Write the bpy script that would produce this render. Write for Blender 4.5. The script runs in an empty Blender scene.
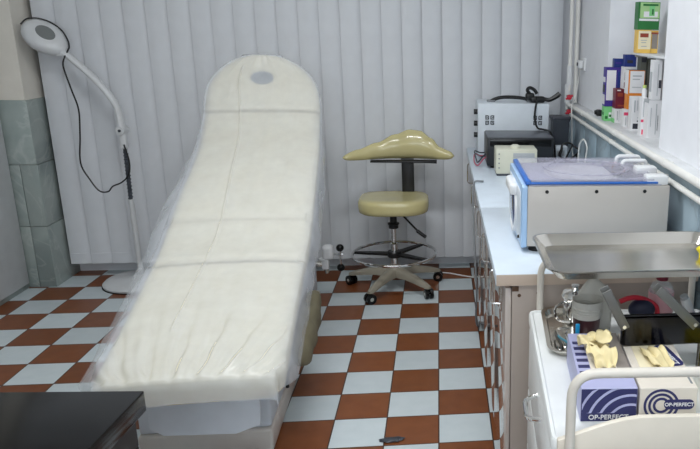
import bpy, bmesh, math, random
from mathutils import Vector, Matrix, noise
PI = math.pi
random.seed(7)
SC = bpy.context.scene
COL = SC.collection

# ------------------------------------------------------------------ materials
def lin(c):
    return tuple(((v/255)/12.92 if v/255 <= .04045 else ((v/255+.055)/1.055)**2.4) for v in c)

def mat(name, rgb, rough=.5, metal=0., spec=.5, var=.04, scale=12, bump=0., bscale=60, alpha=1., trans=0., coat=0., emit=0.):
    m = bpy.data.materials.new(name); m.use_nodes = True
    nt = m.node_tree; N = nt.nodes; L = nt.links
    b = N['Principled BSDF']
    c = lin(rgb)
    tc = N.new('ShaderNodeTexCoord')
    nz = N.new('ShaderNodeTexNoise'); nz.inputs['Scale'].default_value = scale; nz.inputs['Detail'].default_value = 3
    L.new(tc.outputs['Object'], nz.inputs['Vector'])
    rp = N.new('ShaderNodeValToRGB')
    rp.color_ramp.elements[0].position = .3; rp.color_ramp.elements[1].position = .7
    rp.color_ramp.elements[0].color = (*[v*(1-var) for v in c], 1)
    rp.color_ramp.elements[1].color = (*[min(1, v*(1+var)) for v in c], 1)
    L.new(nz.outputs['Fac'], rp.inputs['Fac']); L.new(rp.outputs['Color'], b.inputs['Base Color'])
    b.inputs['Roughness'].default_value = rough
    b.inputs['Metallic'].default_value = metal
    b.inputs['Specular IOR Level'].default_value = spec
    b.inputs['Alpha'].default_value = alpha
    b.inputs['Transmission Weight'].default_value = trans
    b.inputs['Coat Weight'].default_value = coat
    if bump:
        n2 = N.new('ShaderNodeTexNoise'); n2.inputs['Scale'].default_value = bscale; n2.inputs['Detail'].default_value = 4
        L.new(tc.outputs['Object'], n2.inputs['Vector'])
        bp = N.new('ShaderNodeBump'); bp.inputs['Strength'].default_value = bump; bp.inputs['Distance'].default_value = .01
        L.new(n2.outputs['Fac'], bp.inputs['Height']); L.new(bp.outputs['Normal'], b.inputs['Normal'])
    return m

def film(name, rgb, opacity, rough=.3):
    m = bpy.data.materials.new(name); m.use_nodes = True
    nt = m.node_tree; N = nt.nodes; L = nt.links
    b = N['Principled BSDF']; b.inputs['Base Color'].default_value = (*lin(rgb), 1); b.inputs['Roughness'].default_value = rough
    t = N.new('ShaderNodeBsdfTransparent'); mx = N.new('ShaderNodeMixShader')
    tc = N.new('ShaderNodeTexCoord'); nz = N.new('ShaderNodeTexNoise'); nz.inputs['Scale'].default_value = 9; nz.inputs['Detail'].default_value = 5
    L.new(tc.outputs['Object'], nz.inputs['Vector'])
    mr = N.new('ShaderNodeMapRange'); mr.inputs['To Min'].default_value = opacity-.08; mr.inputs['To Max'].default_value = opacity+.08
    L.new(nz.outputs['Fac'], mr.inputs['Value']); L.new(mr.outputs['Result'], mx.inputs['Fac'])
    L.new(t.outputs[0], mx.inputs[1]); L.new(b.outputs[0], mx.inputs[2])
    L.new(mx.outputs[0], N['Material Output'].inputs['Surface'])
    return m

def marble(name, c1, c2, vein, scale=3.):
    m = bpy.data.materials.new(name); m.use_nodes = True
    nt = m.node_tree; N = nt.nodes; L = nt.links; b = N['Principled BSDF']
    tc = N.new('ShaderNodeTexCoord'); geo = N.new('ShaderNodeNewGeometry')
    add = N.new('ShaderNodeVectorMath'); add.operation = 'MULTIPLY_ADD'
    cmb = N.new('ShaderNodeCombineXYZ')
    for i in range(3): L.new(geo.outputs['Random Per Island'], cmb.inputs[i])
    L.new(cmb.outputs[0], add.inputs[0]); add.inputs[1].default_value = (9, 7, 5); L.new(tc.outputs['Object'], add.inputs[2])
    n1 = N.new('ShaderNodeTexNoise'); n1.inputs['Scale'].default_value = scale; n1.inputs['Detail'].default_value = 6; n1.inputs['Distortion'].default_value = .8
    L.new(add.outputs[0], n1.inputs['Vector'])
    r1 = N.new('ShaderNodeValToRGB'); r1.color_ramp.elements[0].position = .35; r1.color_ramp.elements[1].position = .68
    r1.color_ramp.elements[0].color = (*lin(c1), 1); r1.color_ramp.elements[1].color = (*lin(c2), 1)
    L.new(n1.outputs['Fac'], r1.inputs['Fac'])
    n2 = N.new('ShaderNodeTexNoise'); n2.inputs['Scale'].default_value = scale*.8; n2.inputs['Detail'].default_value = 5; n2.inputs['Distortion'].default_value = 2.5
    L.new(add.outputs[0], n2.inputs['Vector'])
    r2 = N.new('ShaderNodeValToRGB'); e = r2.color_ramp.elements
    e[0].position = .47; e[0].color = (0, 0, 0, 1); e[1].position = .5; e[1].color = (.28, .28, .28, 1)
    k = e.new(.53); k.color = (0, 0, 0, 1)
    L.new(n2.outputs['Fac'], r2.inputs['Fac'])
    mx = N.new('ShaderNodeMixRGB'); L.new(r2.outputs['Color'], mx.inputs['Fac']); L.new(r1.outputs['Color'], mx.inputs[1]); mx.inputs[2].default_value = (*lin(vein), 1)
    isl = N.new('ShaderNodeMapRange'); isl.inputs['To Min'].default_value = .82; isl.inputs['To Max'].default_value = 1.12
    L.new(geo.outputs['Random Per Island'], isl.inputs['Value'])
    ml = N.new('ShaderNodeVectorMath'); ml.operation = 'SCALE'; L.new(mx.outputs[0], ml.inputs[0]); L.new(isl.outputs[0], ml.inputs['Scale'])
    L.new(ml.outputs[0], b.inputs['Base Color']); b.inputs['Roughness'].default_value = .3
    return m

TILE = .22
def tile_mat():
    m = bpy.data.materials.new('checker_tiles'); m.use_nodes = True
    nt = m.node_tree; N = nt.nodes; L = nt.links; b = N['Principled BSDF']
    def mth(op, a, bb=None):
        n = N.new('ShaderNodeMath'); n.operation = op
        for i, v in enumerate((a, bb)):
            if v is None: continue
            if isinstance(v, (int, float)): n.inputs[i].default_value = v
            else: L.new(v, n.inputs[i])
        return n.outputs[0]
    tc = N.new('ShaderNodeTexCoord'); sp = N.new('ShaderNodeSeparateXYZ'); L.new(tc.outputs['Object'], sp.inputs[0])
    u = mth('DIVIDE', sp.outputs[0], TILE); v = mth('DIVIDE', sp.outputs[1], TILE)
    fu = mth('FLOOR', u); fv = mth('FLOOR', v)
    par = mth('FLOORED_MODULO', mth('ADD', fu, fv), 2.0)
    du = mth('ABSOLUTE', mth('SUBTRACT', mth('FRACT', u), .5)); dv = mth('ABSOLUTE', mth('SUBTRACT', mth('FRACT', v), .5))
    grout = mth('GREATER_THAN', mth('MAXIMUM', du, dv), .488)
    wn = N.new('ShaderNodeTexWhiteNoise'); cb = N.new('ShaderNodeCombineXYZ'); L.new(fu, cb.inputs[0]); L.new(fv, cb.inputs[1]); L.new(cb.outputs[0], wn.inputs['Vector'])
    nz = N.new('ShaderNodeTexNoise'); nz.inputs['Scale'].default_value = 14; nz.inputs['Detail'].default_value = 5; L.new(tc.outputs['Object'], nz.inputs['Vector'])
    br = N.new('ShaderNodeMixRGB'); br.inputs[1].default_value = (*lin((112, 60, 30)), 1); br.inputs[2].default_value = (*lin((138, 82, 46)), 1); L.new(nz.outputs['Fac'], br.inputs['Fac'])
    wh = N.new('ShaderNodeMixRGB'); wh.inputs[1].default_value = (*lin((196, 208, 212)), 1); wh.inputs[2].default_value = (*lin((214, 223, 227)), 1); L.new(nz.outputs['Fac'], wh.inputs['Fac'])
    mx = N.new('ShaderNodeMixRGB'); L.new(par, mx.inputs['Fac']); L.new(wh.outputs[0], mx.inputs[1]); L.new(br.outputs[0], mx.inputs[2])
    mr = N.new('ShaderNodeMapRange'); mr.inputs['To Min'].default_value = .9; mr.inputs['To Max'].default_value = 1.08; L.new(wn.outputs['Value'], mr.inputs['Value'])
    sc = N.new('ShaderNodeVectorMath'); sc.operation = 'SCALE'; L.new(mx.outputs[0], sc.inputs[0]); L.new(mr.outputs[0], sc.inputs['Scale'])
    g = N.new('ShaderNodeMixRGB'); L.new(grout, g.inputs['Fac']); L.new(sc.outputs[0], g.inputs[1]); g.inputs[2].default_value = (*lin((62, 45, 38)), 1)
    L.new(g.outputs[0], b.inputs['Base Color'])
    b.inputs['Roughness'].default_value = .32; b.inputs['Specular IOR Level'].default_value = .35
    return m

M = {}
def mk(n, *a, **k): M[n] = mat(n, *a, **k)
mk('plaster', (236, 238, 243), .8, bump=.05, var=.02)
mk('plaster_left', (226, 221, 211), .85, bump=.08, var=.03)
mk('ceiling', (235, 235, 232), .9)
mk('door_paint', (205, 208, 210), .35)
mk('slat', (214, 217, 222), .6, var=.02, bump=.02, bscale=300)
mk('cream', (220, 212, 184), .4, var=.02, bump=.02)
mk('cream_seam', (176, 165, 135), .6)
mk('stool_vinyl', (196, 186, 136), .22, var=.03, coat=.3)
mk('khaki', (116, 110, 88), .75, var=.15, bump=.2, bscale=30)
mk('bed_white', (214, 214, 212), .4)
mk('bed_warm', (205, 200, 194), .45)
mk('white_plastic', (228, 230, 232), .35)
mk('lamp_white', (214, 216, 218), .35)
mk('warm_plastic', (226, 220, 206), .35)
mk('trolley_white', (235, 238, 238), .3)
mk('trolley_cream', (224, 216, 202), .4)
mk('rail_white', (216, 210, 200), .3, spec=.6)
mk('laminate_white', (212, 224, 236), .3)
mk('laminate_beige', (200, 182, 166), .5)
mk('panel_beige', (178, 166, 157), .5, var=.02)
mk('door_gloss', (196, 184, 176), .03, spec=1., coat=1.); M['door_gloss'].node_tree.nodes['Principled BSDF'].inputs['IOR'].default_value = 1.75
mk('black', (18, 18, 20), .4)
mk('black_gloss', (14, 14, 15), .16, spec=.3, var=.02)
mk('black_rubber', (16, 16, 17), .65)
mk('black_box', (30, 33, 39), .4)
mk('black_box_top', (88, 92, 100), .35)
mk('dark_grey', (62, 66, 74), .45)
mk('grey', (128, 132, 136), .5)
mk('lens_grey', (122, 126, 126), .5)
mk('steel', (214, 210, 202), .2, metal=1., var=.05)
mk('steel_dark', (120, 118, 114), .25, metal=1.)
mk('arm_steel', (112, 112, 110), .45, metal=.7); mk('steel_black', (52, 52, 54), .12, metal=1.); mk('chrome', (225, 225, 225), .08, metal=1.)
mk('stool_base', (150, 144, 130), .35)
mk('steril_side', (194, 189, 183), .4, var=.01)
mk('steril_blue', (40, 104, 190), .3); mk('steril_lblue', (168, 200, 234), .3); mk('bed_blue', (206, 213, 222), .35)
mk('steril_glass', (56, 74, 122), .1)
mk('steril_top', (178, 180, 200), .3)
mk('case_white', (216, 224, 232), .4)
mk('case_cream', (214, 214, 196), .4)
mk('pipe', (234, 233, 228), .35)
mk('red', (196, 34, 56), .4)
mk('pink_wire', (190, 96, 120), .5)
mk('white_wire', (225, 225, 222), .5)
mk('ledge', (222, 224, 226), .5, var=.06)
mk('gap_dark', (60, 58, 56), .8)
mk('b_purple', (62, 44, 140), .45); mk('b_blue', (30, 52, 128), .45); mk('b_white', (232, 232, 234), .45)
mk('b_maroon', (110, 22, 44), .45); mk('b_orange', (226, 136, 44), .45); mk('b_green', (128, 206, 134), .45)
mk('b_dgreen', (34, 112, 52), .4); mk('b_lgreen', (164, 204, 140), .45); mk('b_yellow', (238, 196, 96), .45); mk('b_cream', (238, 228, 196), .45)
mk('b_pink', (226, 70, 110), .45); mk('b_grey', (104, 108, 100), .5); mk('b_ink', (50, 52, 62), .5); mk('b_rust', (150, 62, 40), .5); mk('b_brown', (86, 60, 40), .5)
mk('b_lgrey', (176, 180, 184), .5); mk('b_lime', (196, 214, 120), .5)
mk('glove_purple', (176, 178, 214), .45); mk('glove_navy', (44, 46, 96), .45); mk('glove_white', (224, 216, 204), .45)
mk('taupe', (146, 138, 132), .5)
mk('latex', (232, 216, 166), .5, var=.06, bump=.1)
mk('maroon_cup', (64, 34, 38), .35)
mk('navy', (30, 34, 62), .5); mk('yellow', (232, 214, 40), .5); mk('cyan', (30, 150, 205), .4); mk('teal', (60, 130, 150), .4)
mk('bottle_pink', (220, 168, 176), .4)
M['cover_film'] = film('cover_film', (228, 233, 240), .40, .2)
M['frost'] = film('frost', (206, 204, 196), .74, .4)
M['clear_plastic'] = film('clear_plastic', (226, 232, 236), .3, .12)
M['lid_acrylic'] = film('lid_acrylic', (206, 204, 222), .34, .08)
M['marble_left'] = marble('marble_left', (136, 148, 146), (172, 182, 178), (206, 210, 206), 2.6)
M['marble_right'] = marble('marble_right', (160, 184, 198), (192, 210, 220), (112, 118, 124), 2.2)
M['tiles'] = tile_mat()

# ------------------------------------------------------------------ mesh helpers
def merge(dst, src, xf=None, mi=0):
    if xf is not None: bmesh.ops.transform(src, matrix=xf, verts=src.verts)
    mp = {}
    for v in src.verts: mp[v] = dst.verts.new(v.co)
    for f in src.faces:
        try:
            g = dst.faces.new([mp[v] for v in f.verts]); g.material_index = mi if mi else f.material_index; g.smooth = True
        except ValueError: pass
    src.free(); return dst

def NB(): return bmesh.new()

def box(bm, x0, x1, y0, y1, z0, z1, bev=0., seg=2, mi=0, xf=None):
    t = bmesh.new(); bmesh.ops.create_cube(t, size=1)
    for v in t.verts:
        v.co = Vector(((x0+x1)/2+v.co.x*(x1-x0), (y0+y1)/2+v.co.y*(y1-y0), (z0+z1)/2+v.co.z*(z1-z0)))
    if bev > 0:
        bmesh.ops.bevel(t, geom=list(t.edges), offset=min(bev, .49*min(abs(x1-x0), abs(y1-y0), abs(z1-z0))), segments=seg, profile=.5, affect='EDGES')
    return merge(bm, t, xf, mi)

def catmull(pts, n=8, closed=False):
    P = [Vector(p) for p in pts]; out = []
    m = len(P); rng = range(m if closed else m-1)
    for i in rng:
        if closed: a, b, c, d = P[(i-1) % m], P[i], P[(i+1) % m], P[(i+2) % m]
        else: a, b, c, d = P[max(i-1, 0)], P[i], P[i+1], P[min(i+2, m-1)]
        for k in range(n):
            t = k/n; t2 = t*t; t3 = t2*t
            out.append(.5*((2*b)+(c-a)*t+(2*a-5*b+4*c-d)*t2+(3*b-a-3*c+d)*t3))
    if not closed: out.append(P[-1])
    return out

def loft(bm, rings, closed_ring=True, caps=True, mi=0, loop=False):
    vs = [[bm.verts.new(p) for p in rg] for rg in rings]
    n = len(vs[0])
    R = len(vs)
    for i in range(R if loop else R-1):
        a = vs[i]; b = vs[(i+1) % R]
        for k in range(n if closed_ring else n-1):
            f = bm.faces.new((a[k], a[(k+1) % n], b[(k+1) % n], b[k])); f.smooth = True; f.material_index = mi
    if caps and closed_ring and not loop:
        for f in (bm.faces.new(list(reversed(vs[0]))), bm.faces.new(vs[-1])): f.material_index = mi; f.smooth = True
    return bm

def tube(bm, pts, r, n=10, smooth=0, closed=False, mi=0):
    P = catmull(pts, smooth, closed) if smooth else [Vector(p) for p in pts]
    m = len(P); rs = r if isinstance(r, (list, tuple)) else None
    T = []
    for i in range(m):
        if closed: d = P[(i+1) % m]-P[i-1]
        else: d = P[min(i+1, m-1)]-P[max(i-1, 0)]
        T.append(d.normalized())
    up = Vector((0, 0, 1)) if abs(T[0].z) < .9 else Vector((1, 0, 0))
    nn = (up-T[0]*up.dot(T[0])).normalized(); rings = []
    for i in range(m):
        nn = (nn-T[i]*nn.dot(T[i])).normalized(); bb = T[i].cross(nn)
        rr = r if rs is None else rs[0]+(rs[-1]-rs[0])*i/(m-1) if len(rs) == 2 else rs[min(i, len(rs)-1)]
        rings.append([P[i]+(nn*math.cos(2*PI*k/n)+bb*math.sin(2*PI*k/n))*rr for k in range(n)])
    t = bmesh.new(); loft(t, rings, True, not closed, 0, closed)
    return merge(bm, t, None, mi)

def fillet(pts, r, k=6):
    P = [Vector(p) for p in pts]; out = [P[0]]
    for i in range(1, len(P)-1):
        a = (P[i-1]-P[i]).normalized(); b = (P[i+1]-P[i]).normalized()
        s = P[i]+a*r; e = P[i]+b*r
        for j in range(k+1):
            t = j/k; out.append(s*(1-t)**2+P[i]*2*t*(1-t)+e*t*t)
    out.append(P[-1]); return out

def lathe(bm, prof, c, n=28, xf=None, mi=0, ring=False):
    t = bmesh.new(); rings = []
    for (r, z) in prof: rings.append([Vector((c[0]+max(r, 1e-4)*math.cos(2*PI*k/n), c[1]+max(r, 1e-4)*math.sin(2*PI*k/n), c[2]+z)) for k in range(n)])
    loft(t, rings, loop=ring)
    return merge(bm, t, xf, mi)

def ball(bm, c, r, n=16, sc=(1, 1, 1), mi=0, xf=None):
    t = bmesh.new(); bmesh.ops.create_uvsphere(t, u_segments=n, v_segments=max(6, n*2//3), radius=r)
    for v in t.verts: v.co = Vector((c[0]+v.co.x*sc[0], c[1]+v.co.y*sc[1], c[2]+v.co.z*sc[2]))
    return merge(bm, t, xf, mi)

def cyl(bm, a, b, r, n=20, mi=0, r2=None):
    return tube(bm, [a, b], [r, r if r2 is None else r2], n, mi=mi)

def prism(bm, poly, axis, a, b, bev=0., mi=0, xf=None):
    """poly: 2D outline; axis 'y': poly in xz; 'z': xy; 'x': yz"""
    t = bmesh.new()
    def P(u, v, w): return {'y': (u, w, v), 'z': (u, v, w), 'x': (w, u, v)}[axis]
    lo = [t.verts.new(P(u, v, a)) for u, v in poly]; hi = [t.verts.new(P(u, v, b)) for u, v in poly]
    n = len(poly)
    t.faces.new(lo); t.faces.new(list(reversed(hi)))
    for i in range(n): t.faces.new((lo[i], hi[i], hi[(i+1) % n], lo[(i+1) % n]))
    bmesh.ops.recalc_face_normals(t, faces=t.faces)
    if bev:
        es = [e for e in t.edges if len(e.link_faces) == 2 and e.calc_face_angle(0) > .6]
        bmesh.ops.bevel(t, geom=es, offset=bev, segments=2, profile=.5, affect='EDGES')
    return merge(bm, t, xf, mi)

def rrect(x0, x1, y0, y1, r, k=5):
    out = []
    for cx, cy, a0 in ((x1-r, y0+r, -PI/2), (x1-r, y1-r, 0), (x0+r, y1-r, PI/2), (x0+r, y0+r, PI)):
        for j in range(k+1):
            a = a0+PI/2*j/k; out.append((cx+r*math.cos(a), cy+r*math.sin(a)))
    return out

# ------------------------------------------------------------------ object helpers
def rootmat(o):
    return Matrix.Translation(o.location) @ o.rotation_euler.to_matrix().to_4x4()

def obj(name, bm, m, parent=None, sharp=.6, label=None, xf=None, recenter=True):
    """build ONE mesh object from geometry given in world coordinates"""
    bmesh.ops.recalc_face_normals(bm, faces=bm.faces)
    if xf is not None: bmesh.ops.transform(bm, matrix=xf, verts=bm.verts)
    me = bpy.data.meshes.new(name)
    chain = []
    q = parent
    W = Matrix.Identity(4)
    if parent is not None:
        W = WM[parent.name]
    if recenter and bm.verts:
        xs = [v.co for v in bm.verts]
        c = Vector(((min(v.x for v in xs)+max(v.x for v in xs))/2, (min(v.y for v in xs)+max(v.y for v in xs))/2, min(v.z for v in xs)))
    else: c = Vector((0, 0, 0))
    o = bpy.data.objects.new(name, me)
    if parent is not None:
        loc = W.inverted() @ c
        R = W.to_3x3().to_4x4()
        world = Matrix.Translation(c) @ R
        o.parent = parent
        o.location = loc
    else:
        world = Matrix.Translation(c); o.location = c
    bmesh.ops.transform(bm, matrix=world.inverted(), verts=bm.verts)
    bm.to_mesh(me); bm.free()
    me.set_sharp_from_angle(angle=sharp)
    for mm in (m if isinstance(m, (list, tuple)) else [m]): me.materials.append(M[mm] if isinstance(mm, str) else mm)
    COL.objects.link(o)
    WM[o.name] = world
    if label: o['label'] = label
    return o
WM = {}

def thing(name, label, cat, loc, rz=0., group=None):
    o = bpy.data.objects.new(name, None); COL.objects.link(o); o.empty_display_size = .05
    o.location = loc; o.rotation_euler = (0, 0, rz); o['label'] = label; o['category'] = cat
    if group: o['group'] = group
    WM[o.name] = Matrix.Translation(Vector(loc)) @ Matrix.Rotation(rz, 4, 'Z')
    return o

def tag(o, label, cat, group=None, kind=None):
    o['label'] = label; o['category'] = cat
    if group: o['group'] = group
    if kind: o['kind'] = kind
    return o

def struct(name, bm, m, recenter=False, label=None, parent=None):
    o = obj(name, bm, m, parent, recenter=recenter)
    if parent is None: o['kind'] = 'structure'
    if label: o['label'] = label
    return o

def text_bm(s, size, depth=.0006, weight=0.):
    cu = bpy.data.curves.new('lettering', 'FONT'); cu.body = s; cu.size = size; cu.extrude = depth; cu.offset = weight
    cu.align_x = 'CENTER'; cu.align_y = 'CENTER'
    o = bpy.data.objects.new('lettering', cu); COL.objects.link(o)
    bpy.context.view_layer.update()
    me = bpy.data.meshes.new_from_object(o.evaluated_get(bpy.context.evaluated_depsgraph_get()))
    bm = bmesh.new(); bm.from_mesh(me)
    bpy.data.objects.remove(o); bpy.data.curves.remove(cu); bpy.data.meshes.remove(me)
    return bm

# ================================================================== SETTING
WLX, WRX, WBY, DAD = -2.55, .935, .985, 1.155
b = NB(); box(b, -2.7, 1.35, -5.2, 1.1, -.1, 0); struct('floor', b, 'tiles')
b = NB(); box(b, -2.7, 1.35, -5.2, 1.1, 2.75, 2.85); struct('ceiling', b, 'ceiling')
b = NB(); box(b, -2.65, 1.35, WBY, WBY+.1, 0, 2.75); struct('wall_back', b, 'plaster')
b = NB(); box(b, -2.65, 1.35, -5.2, -5.1, 0, 2.75); struct('wall_front', b, 'plaster')
b = NB(); box(b, WLX-.1, WLX, -5.1, WBY, 0, 2.75)
box(b, WLX, -2.385, .69, WBY, 0, 2.75); struct('wall_left', b, 'plaster_left')
# right wall with the recess for the medicine boxes
NY0, NY1, NXB = -1.0, .02, 1.16
b = NB(); box(b, WRX, 1.3, NY1, WBY, 0, 2.75); box(b, WRX, 1.3, -5.1, NY0, 0, 2.75)
box(b, NXB, 1.3, NY0, NY1, 0, 2.75); box(b, WRX, NXB, NY0, NY1, 0, DAD-.01)
box(b, WRX, NXB, NY0, NY1, 2.3, 2.75); struct('wall_right', b, 'plaster')
# marble dado, left pier and left wall
b = NB()
for z0, z1 in ((.0, .39), (.393, .773), (.776, DAD)):
    box(b, WLX+.002, -2.468 if z1 < 1 else -2.372, .674, .69, z0, z1, .002)
    if z1 < 1: box(b, -2.465, -2.372, .674, .69, z0, z1, .002)
    box(b, -2.385, -2.37, .677, WBY, z0, z1, .002)
struct('trim_1', b, 'marble_left', label='grey veined marble facing on the left pier')
b = NB()
for k in range(9):
    y1 = .66-.62*k
    if y1 < -.2:
        for z0, z1 in ((.0, .39), (.393, .773), (.776, DAD)): box(b, WLX, WLX+.012, max(y1-.617, -5.1), y1, z0, z1, .002)
struct('trim_2', b, 'marble_left', label='grey marble facing along the left wall')
b = NB(); box(b, WLX+.012, WLX+.022, -.05, .674, 0, .07, .003); struct('baseboard_left', b, 'marble_left')
# door in the left wall
dr = bpy.data.objects.new('door_1', None); COL.objects.link(dr); dr.location = (WLX+.02, .1, 0); dr['kind'] = 'structure'; WM['door_1'] = Matrix.Translation(dr.location)
dr['label'] = 'white painted door in the left wall beside the marble pier'
b = NB(); box(b, WLX+.001, WLX+.035, -.3, .655, .035, 2.1, .004); struct('door_leaf', b, 'door_paint', True, parent=dr)
b = NB(); box(b, WLX+.001, WLX+.02, -.3, .67, .0, .03, .002); struct('door_gap_shade', b, 'gap_dark', True, parent=dr)  # dark strip, its colour stands in for the shade under the door
# marble dado on the right wall with its ledge
b = NB(); k = 0; y = WBY
while y > -5.0:
    for z0, z1 in ((.0, .39), (.393, .773), (.776, DAD-.02)): box(b, .885, WRX, y-.327, y, z0, z1, .002)
    y -= .33
struct('trim_3', b, 'marble_right', label='pale marble facing low on the right wall')
b = NB(); box(b, .88, WRX+.002, -5.0, WBY, DAD-.02, DAD, .003); box(b, WRX, NXB, NY0, NY1, DAD-.02, DAD, .0)
struct('trim_4', b, 'ledge', label='pale stone ledge along the top of the marble')

# ================================================================== VERTICAL BLIND
vb = thing('vertical_blind', 'pale grey vertical slat blind covering the back wall', 'blind', (-.73, .86, .07))
SP = .1262; X0 = -2.28
def slat_bm():
    bm = NB(); n = 10; w = .148; rings_f = []; th = .0012
    for zz, ex in ((.094, 1), (.164, 1), (.1645, 0), (2.3, 0)):
        top = []; bot = []
        for k in range(n+1):
            u = k/n-.5; cv = .0135*(1-(2*u)**2)
            e = th*(2.2 if ex else 1)
            top.append(Vector((u*w, -cv-e, zz))); bot.append(Vector((u*w, -cv+e, zz)))
        rings_f.append(top+bot[::-1])
    loft(bm, rings_f)
    bmesh.ops.transform(bm, matrix=Matrix.Rotation(math.radians(9), 4, 'Z'), verts=bm.verts)
    return bm
bm = slat_bm(); bmesh.ops.transform(bm, matrix=Matrix.Translation((X0, .86, 0)), verts=bm.verts)
s0 = obj('slat', bm, 'slat', vb, sharp=.9)
for k in range(1, 25):
    s = s0.copy(); COL.objects.link(s); s.parent = vb
    s.location = s0.location+Vector((SP*k, 0, 0)); s.rotation_euler = (0, 0, math.radians(random.uniform(-1.6, 1.6)))
b = NB(); box(b, -2.368, .88, .835, .885, 2.3, 2.35, .004); obj('head_rail', b, 'white_plastic', vb)

# ================================================================== TREATMENT BED
BED = [(-.784, -1.752, .521), (-.788, -1.70, .533), (-.808, -1.45, .583), (-.828, -1.2, .632), (-.845, -.99, .676), (-.854, -.84, .712), (-.862, -.70, .772),
       (-.874, -.48, .868), (-.889, -.17, 1.005), (-.903, -.02, 1.085), (-.914, .10, 1.185), (-.925, .19, 1.30), (-.934, .255, 1.385), (-.938, .29, 1.455)]
PATH = catmull(BED, 14)
ARC = [0]
for i in range(1, len(PATH)): ARC.append(ARC[-1]+(PATH[i]-PATH[i-1]).length)
LEN = ARC[-1]
LAT = Vector((1, .08, 0)).normalized()
def at(s):
    if s <= 0: d = (PATH[1]-PATH[0]).normalized(); return PATH[0]+d*s, d
    if s >= LEN: d = (PATH[-1]-PATH[-2]).normalized(); return PATH[-1]+d*(s-LEN), d
    for i in range(1, len(ARC)):
        if ARC[i] >= s:
            t = (s-ARC[i-1])/(ARC[i]-ARC[i-1]); p = PATH[i-1].lerp(PATH[i], t)
            j = max(1, min(len(PATH)-2, i)); d = (PATH[j+1]-PATH[j-2 if j > 1 else 0]).normalized(); return p, d
def s_of_y(y):
    for i in range(1, len(PATH)):
        if PATH[i].y >= y: return ARC[i-1]+(ARC[i]-ARC[i-1])*(y-PATH[i-1].y)/(PATH[i].y-PATH[i-1].y)
    return LEN
S1, S2, S3 = s_of_y(-.99), s_of_y(-.69), s_of_y(.085)
def halfw(s):
    w = .292+.012*math.exp(-((s-S2)/.5)**2)
    d = LEN-s                                   # rounded head end
    if d < .27: w = min(w, .286*max(0, 1-((.27-d)/.273)**2.15)**(1/2.0)+.004)
    if s < .09: w = min(w, .292-.09+math.sqrt(max(0, .09**2-(.09-s)**2)))
    return max(w, .01)
def crown(u): return .014*(1-abs(u)**3)
def station(s, inset=0., drop=0., th=.085):
    p, d = at(s); n = LAT.cross(d).normalized()
    if n.z < 0 and abs(n.z) > .01 or n.y > 0: n = -n if n.dot(Vector((0, -.6, .8))) < 0 else n
    w = max(.004, halfw(s)-inset); r = min(.028, w*.5); ring = []
    for k in range(25):
        u = -1+2*k/24; x = u*w; edge = w-abs(x)
        h = crown(u)-drop
        if edge < r: h -= r-math.sqrt(max(0, r*r-(r-edge)**2))
        ring.append(p+LAT*x+n*h)
    for k in range(9):
        u = 1-2*k/8; ring.append(p+LAT*(u*(w-.006 if w > .02 else w))+n*(-th+drop*.5))
    return ring
def cushion(a, bb, name, m='cream'):
    e = .022; rings = []
    for t in (0, .12, .3, .6, 1): rings.append(station(a+e*t, e*(1-math.sqrt(max(0, 1-(1-t)**2)))*.8, e*(1-math.sqrt(max(0, 1-(1-t)**2)))))
    n = max(6, int((bb-a)/.022))
    for k in range(1, n): rings.append(station(a+e+(bb-a-2*e)*k/n))
    for t in (1, .6, .3, .12, 0): rings.append(station(bb-e*t, e*(1-math.sqrt(max(0, 1-(1-t)**2)))*.8, e*(1-math.sqrt(max(0, 1-(1-t)**2)))))
    bm = NB(); loft(bm, rings); return obj(name, bm, m, bed, sharp=1.2)
bed = thing('treatment_bed', 'cream reclining treatment bed with white base under a plastic cover', 'treatment bed', (-.86, -.75, 0))
cushion(0, S1-.010, 'leg_cushion'); cushion(S1+.010, S2-.001, 'seat_cushion'); cushion(S2+.001, S3-.003, 'back_cushion')
hr = cushion(S3+.003, LEN, 'headrest')
# face opening in the headrest
p, d = at(LEN-.15); n = LAT.cross(d).normalized(); n = -n if n.dot(Vector((0, -1, 0))) < 0 else n
R3 = Matrix((LAT, d, n)).transposed().to_4x4()
bm = NB(); t = []
rr = []
for (r, z) in ((.001, .0125), (.045, .0125), (.05, .011), (.058, .013), (.062, .006)): rr.append([Vector((1.0*r*math.cos(2*PI*k/24), .72*r*math.sin(2*PI*k/24), z+.0045)) for k in range(24)])
loft(bm, rr); bmesh.ops.transform(bm, matrix=Matrix.Translation(p) @ R3, verts=bm.verts)
o = obj('face_hole_insert', bm, 'lens_grey', hr); o['label'] = 'grey oval face opening'
# frame, column, plinth
bm = NB()
rings = []
for s in (.10, .2, S1*.5, S1, S2, S2+.3, S3-.03):
    p, d = at(s); n = LAT.cross(d).normalized(); n = n if n.dot(Vector((0, -.6, .8))) > 0 else -n
    q = p-n*.088; rings.append([q+LAT*(-.22), q+LAT*.22, q-n*.03+LAT*.21, q-n*.03-LAT*.21])
loft(bm, rings); obj('frame', bm, 'bed_white', bed, sharp=.5)
BR = Matrix.Translation((-.915, -.55, 0)) @ Matrix.Rotation(.035, 4, 'Z')
bm = NB(); box(bm, -.245, .245, -.78, .78, .0, .10, .012, 3, xf=BR); obj('plinth', bm, 'bed_warm', bed)
bm = NB()
box(bm, -.241, .241, -.765, .7, .10, .31, .012, 3, xf=BR); obj('column', bm, 'bed_blue', bed)
bm = NB(); prism(bm, [(-.968, .40), (-.968, .29), (-.925, .262), (-.69, .257), (-.607, .287), (-.600, .40)], 'y', -1.61, -1.598, .004); box(bm, -.9, -.68, -1.6, -1.3, .385, .40, .003); obj('foot_panel', bm, 'bed_blue', bed)
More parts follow.
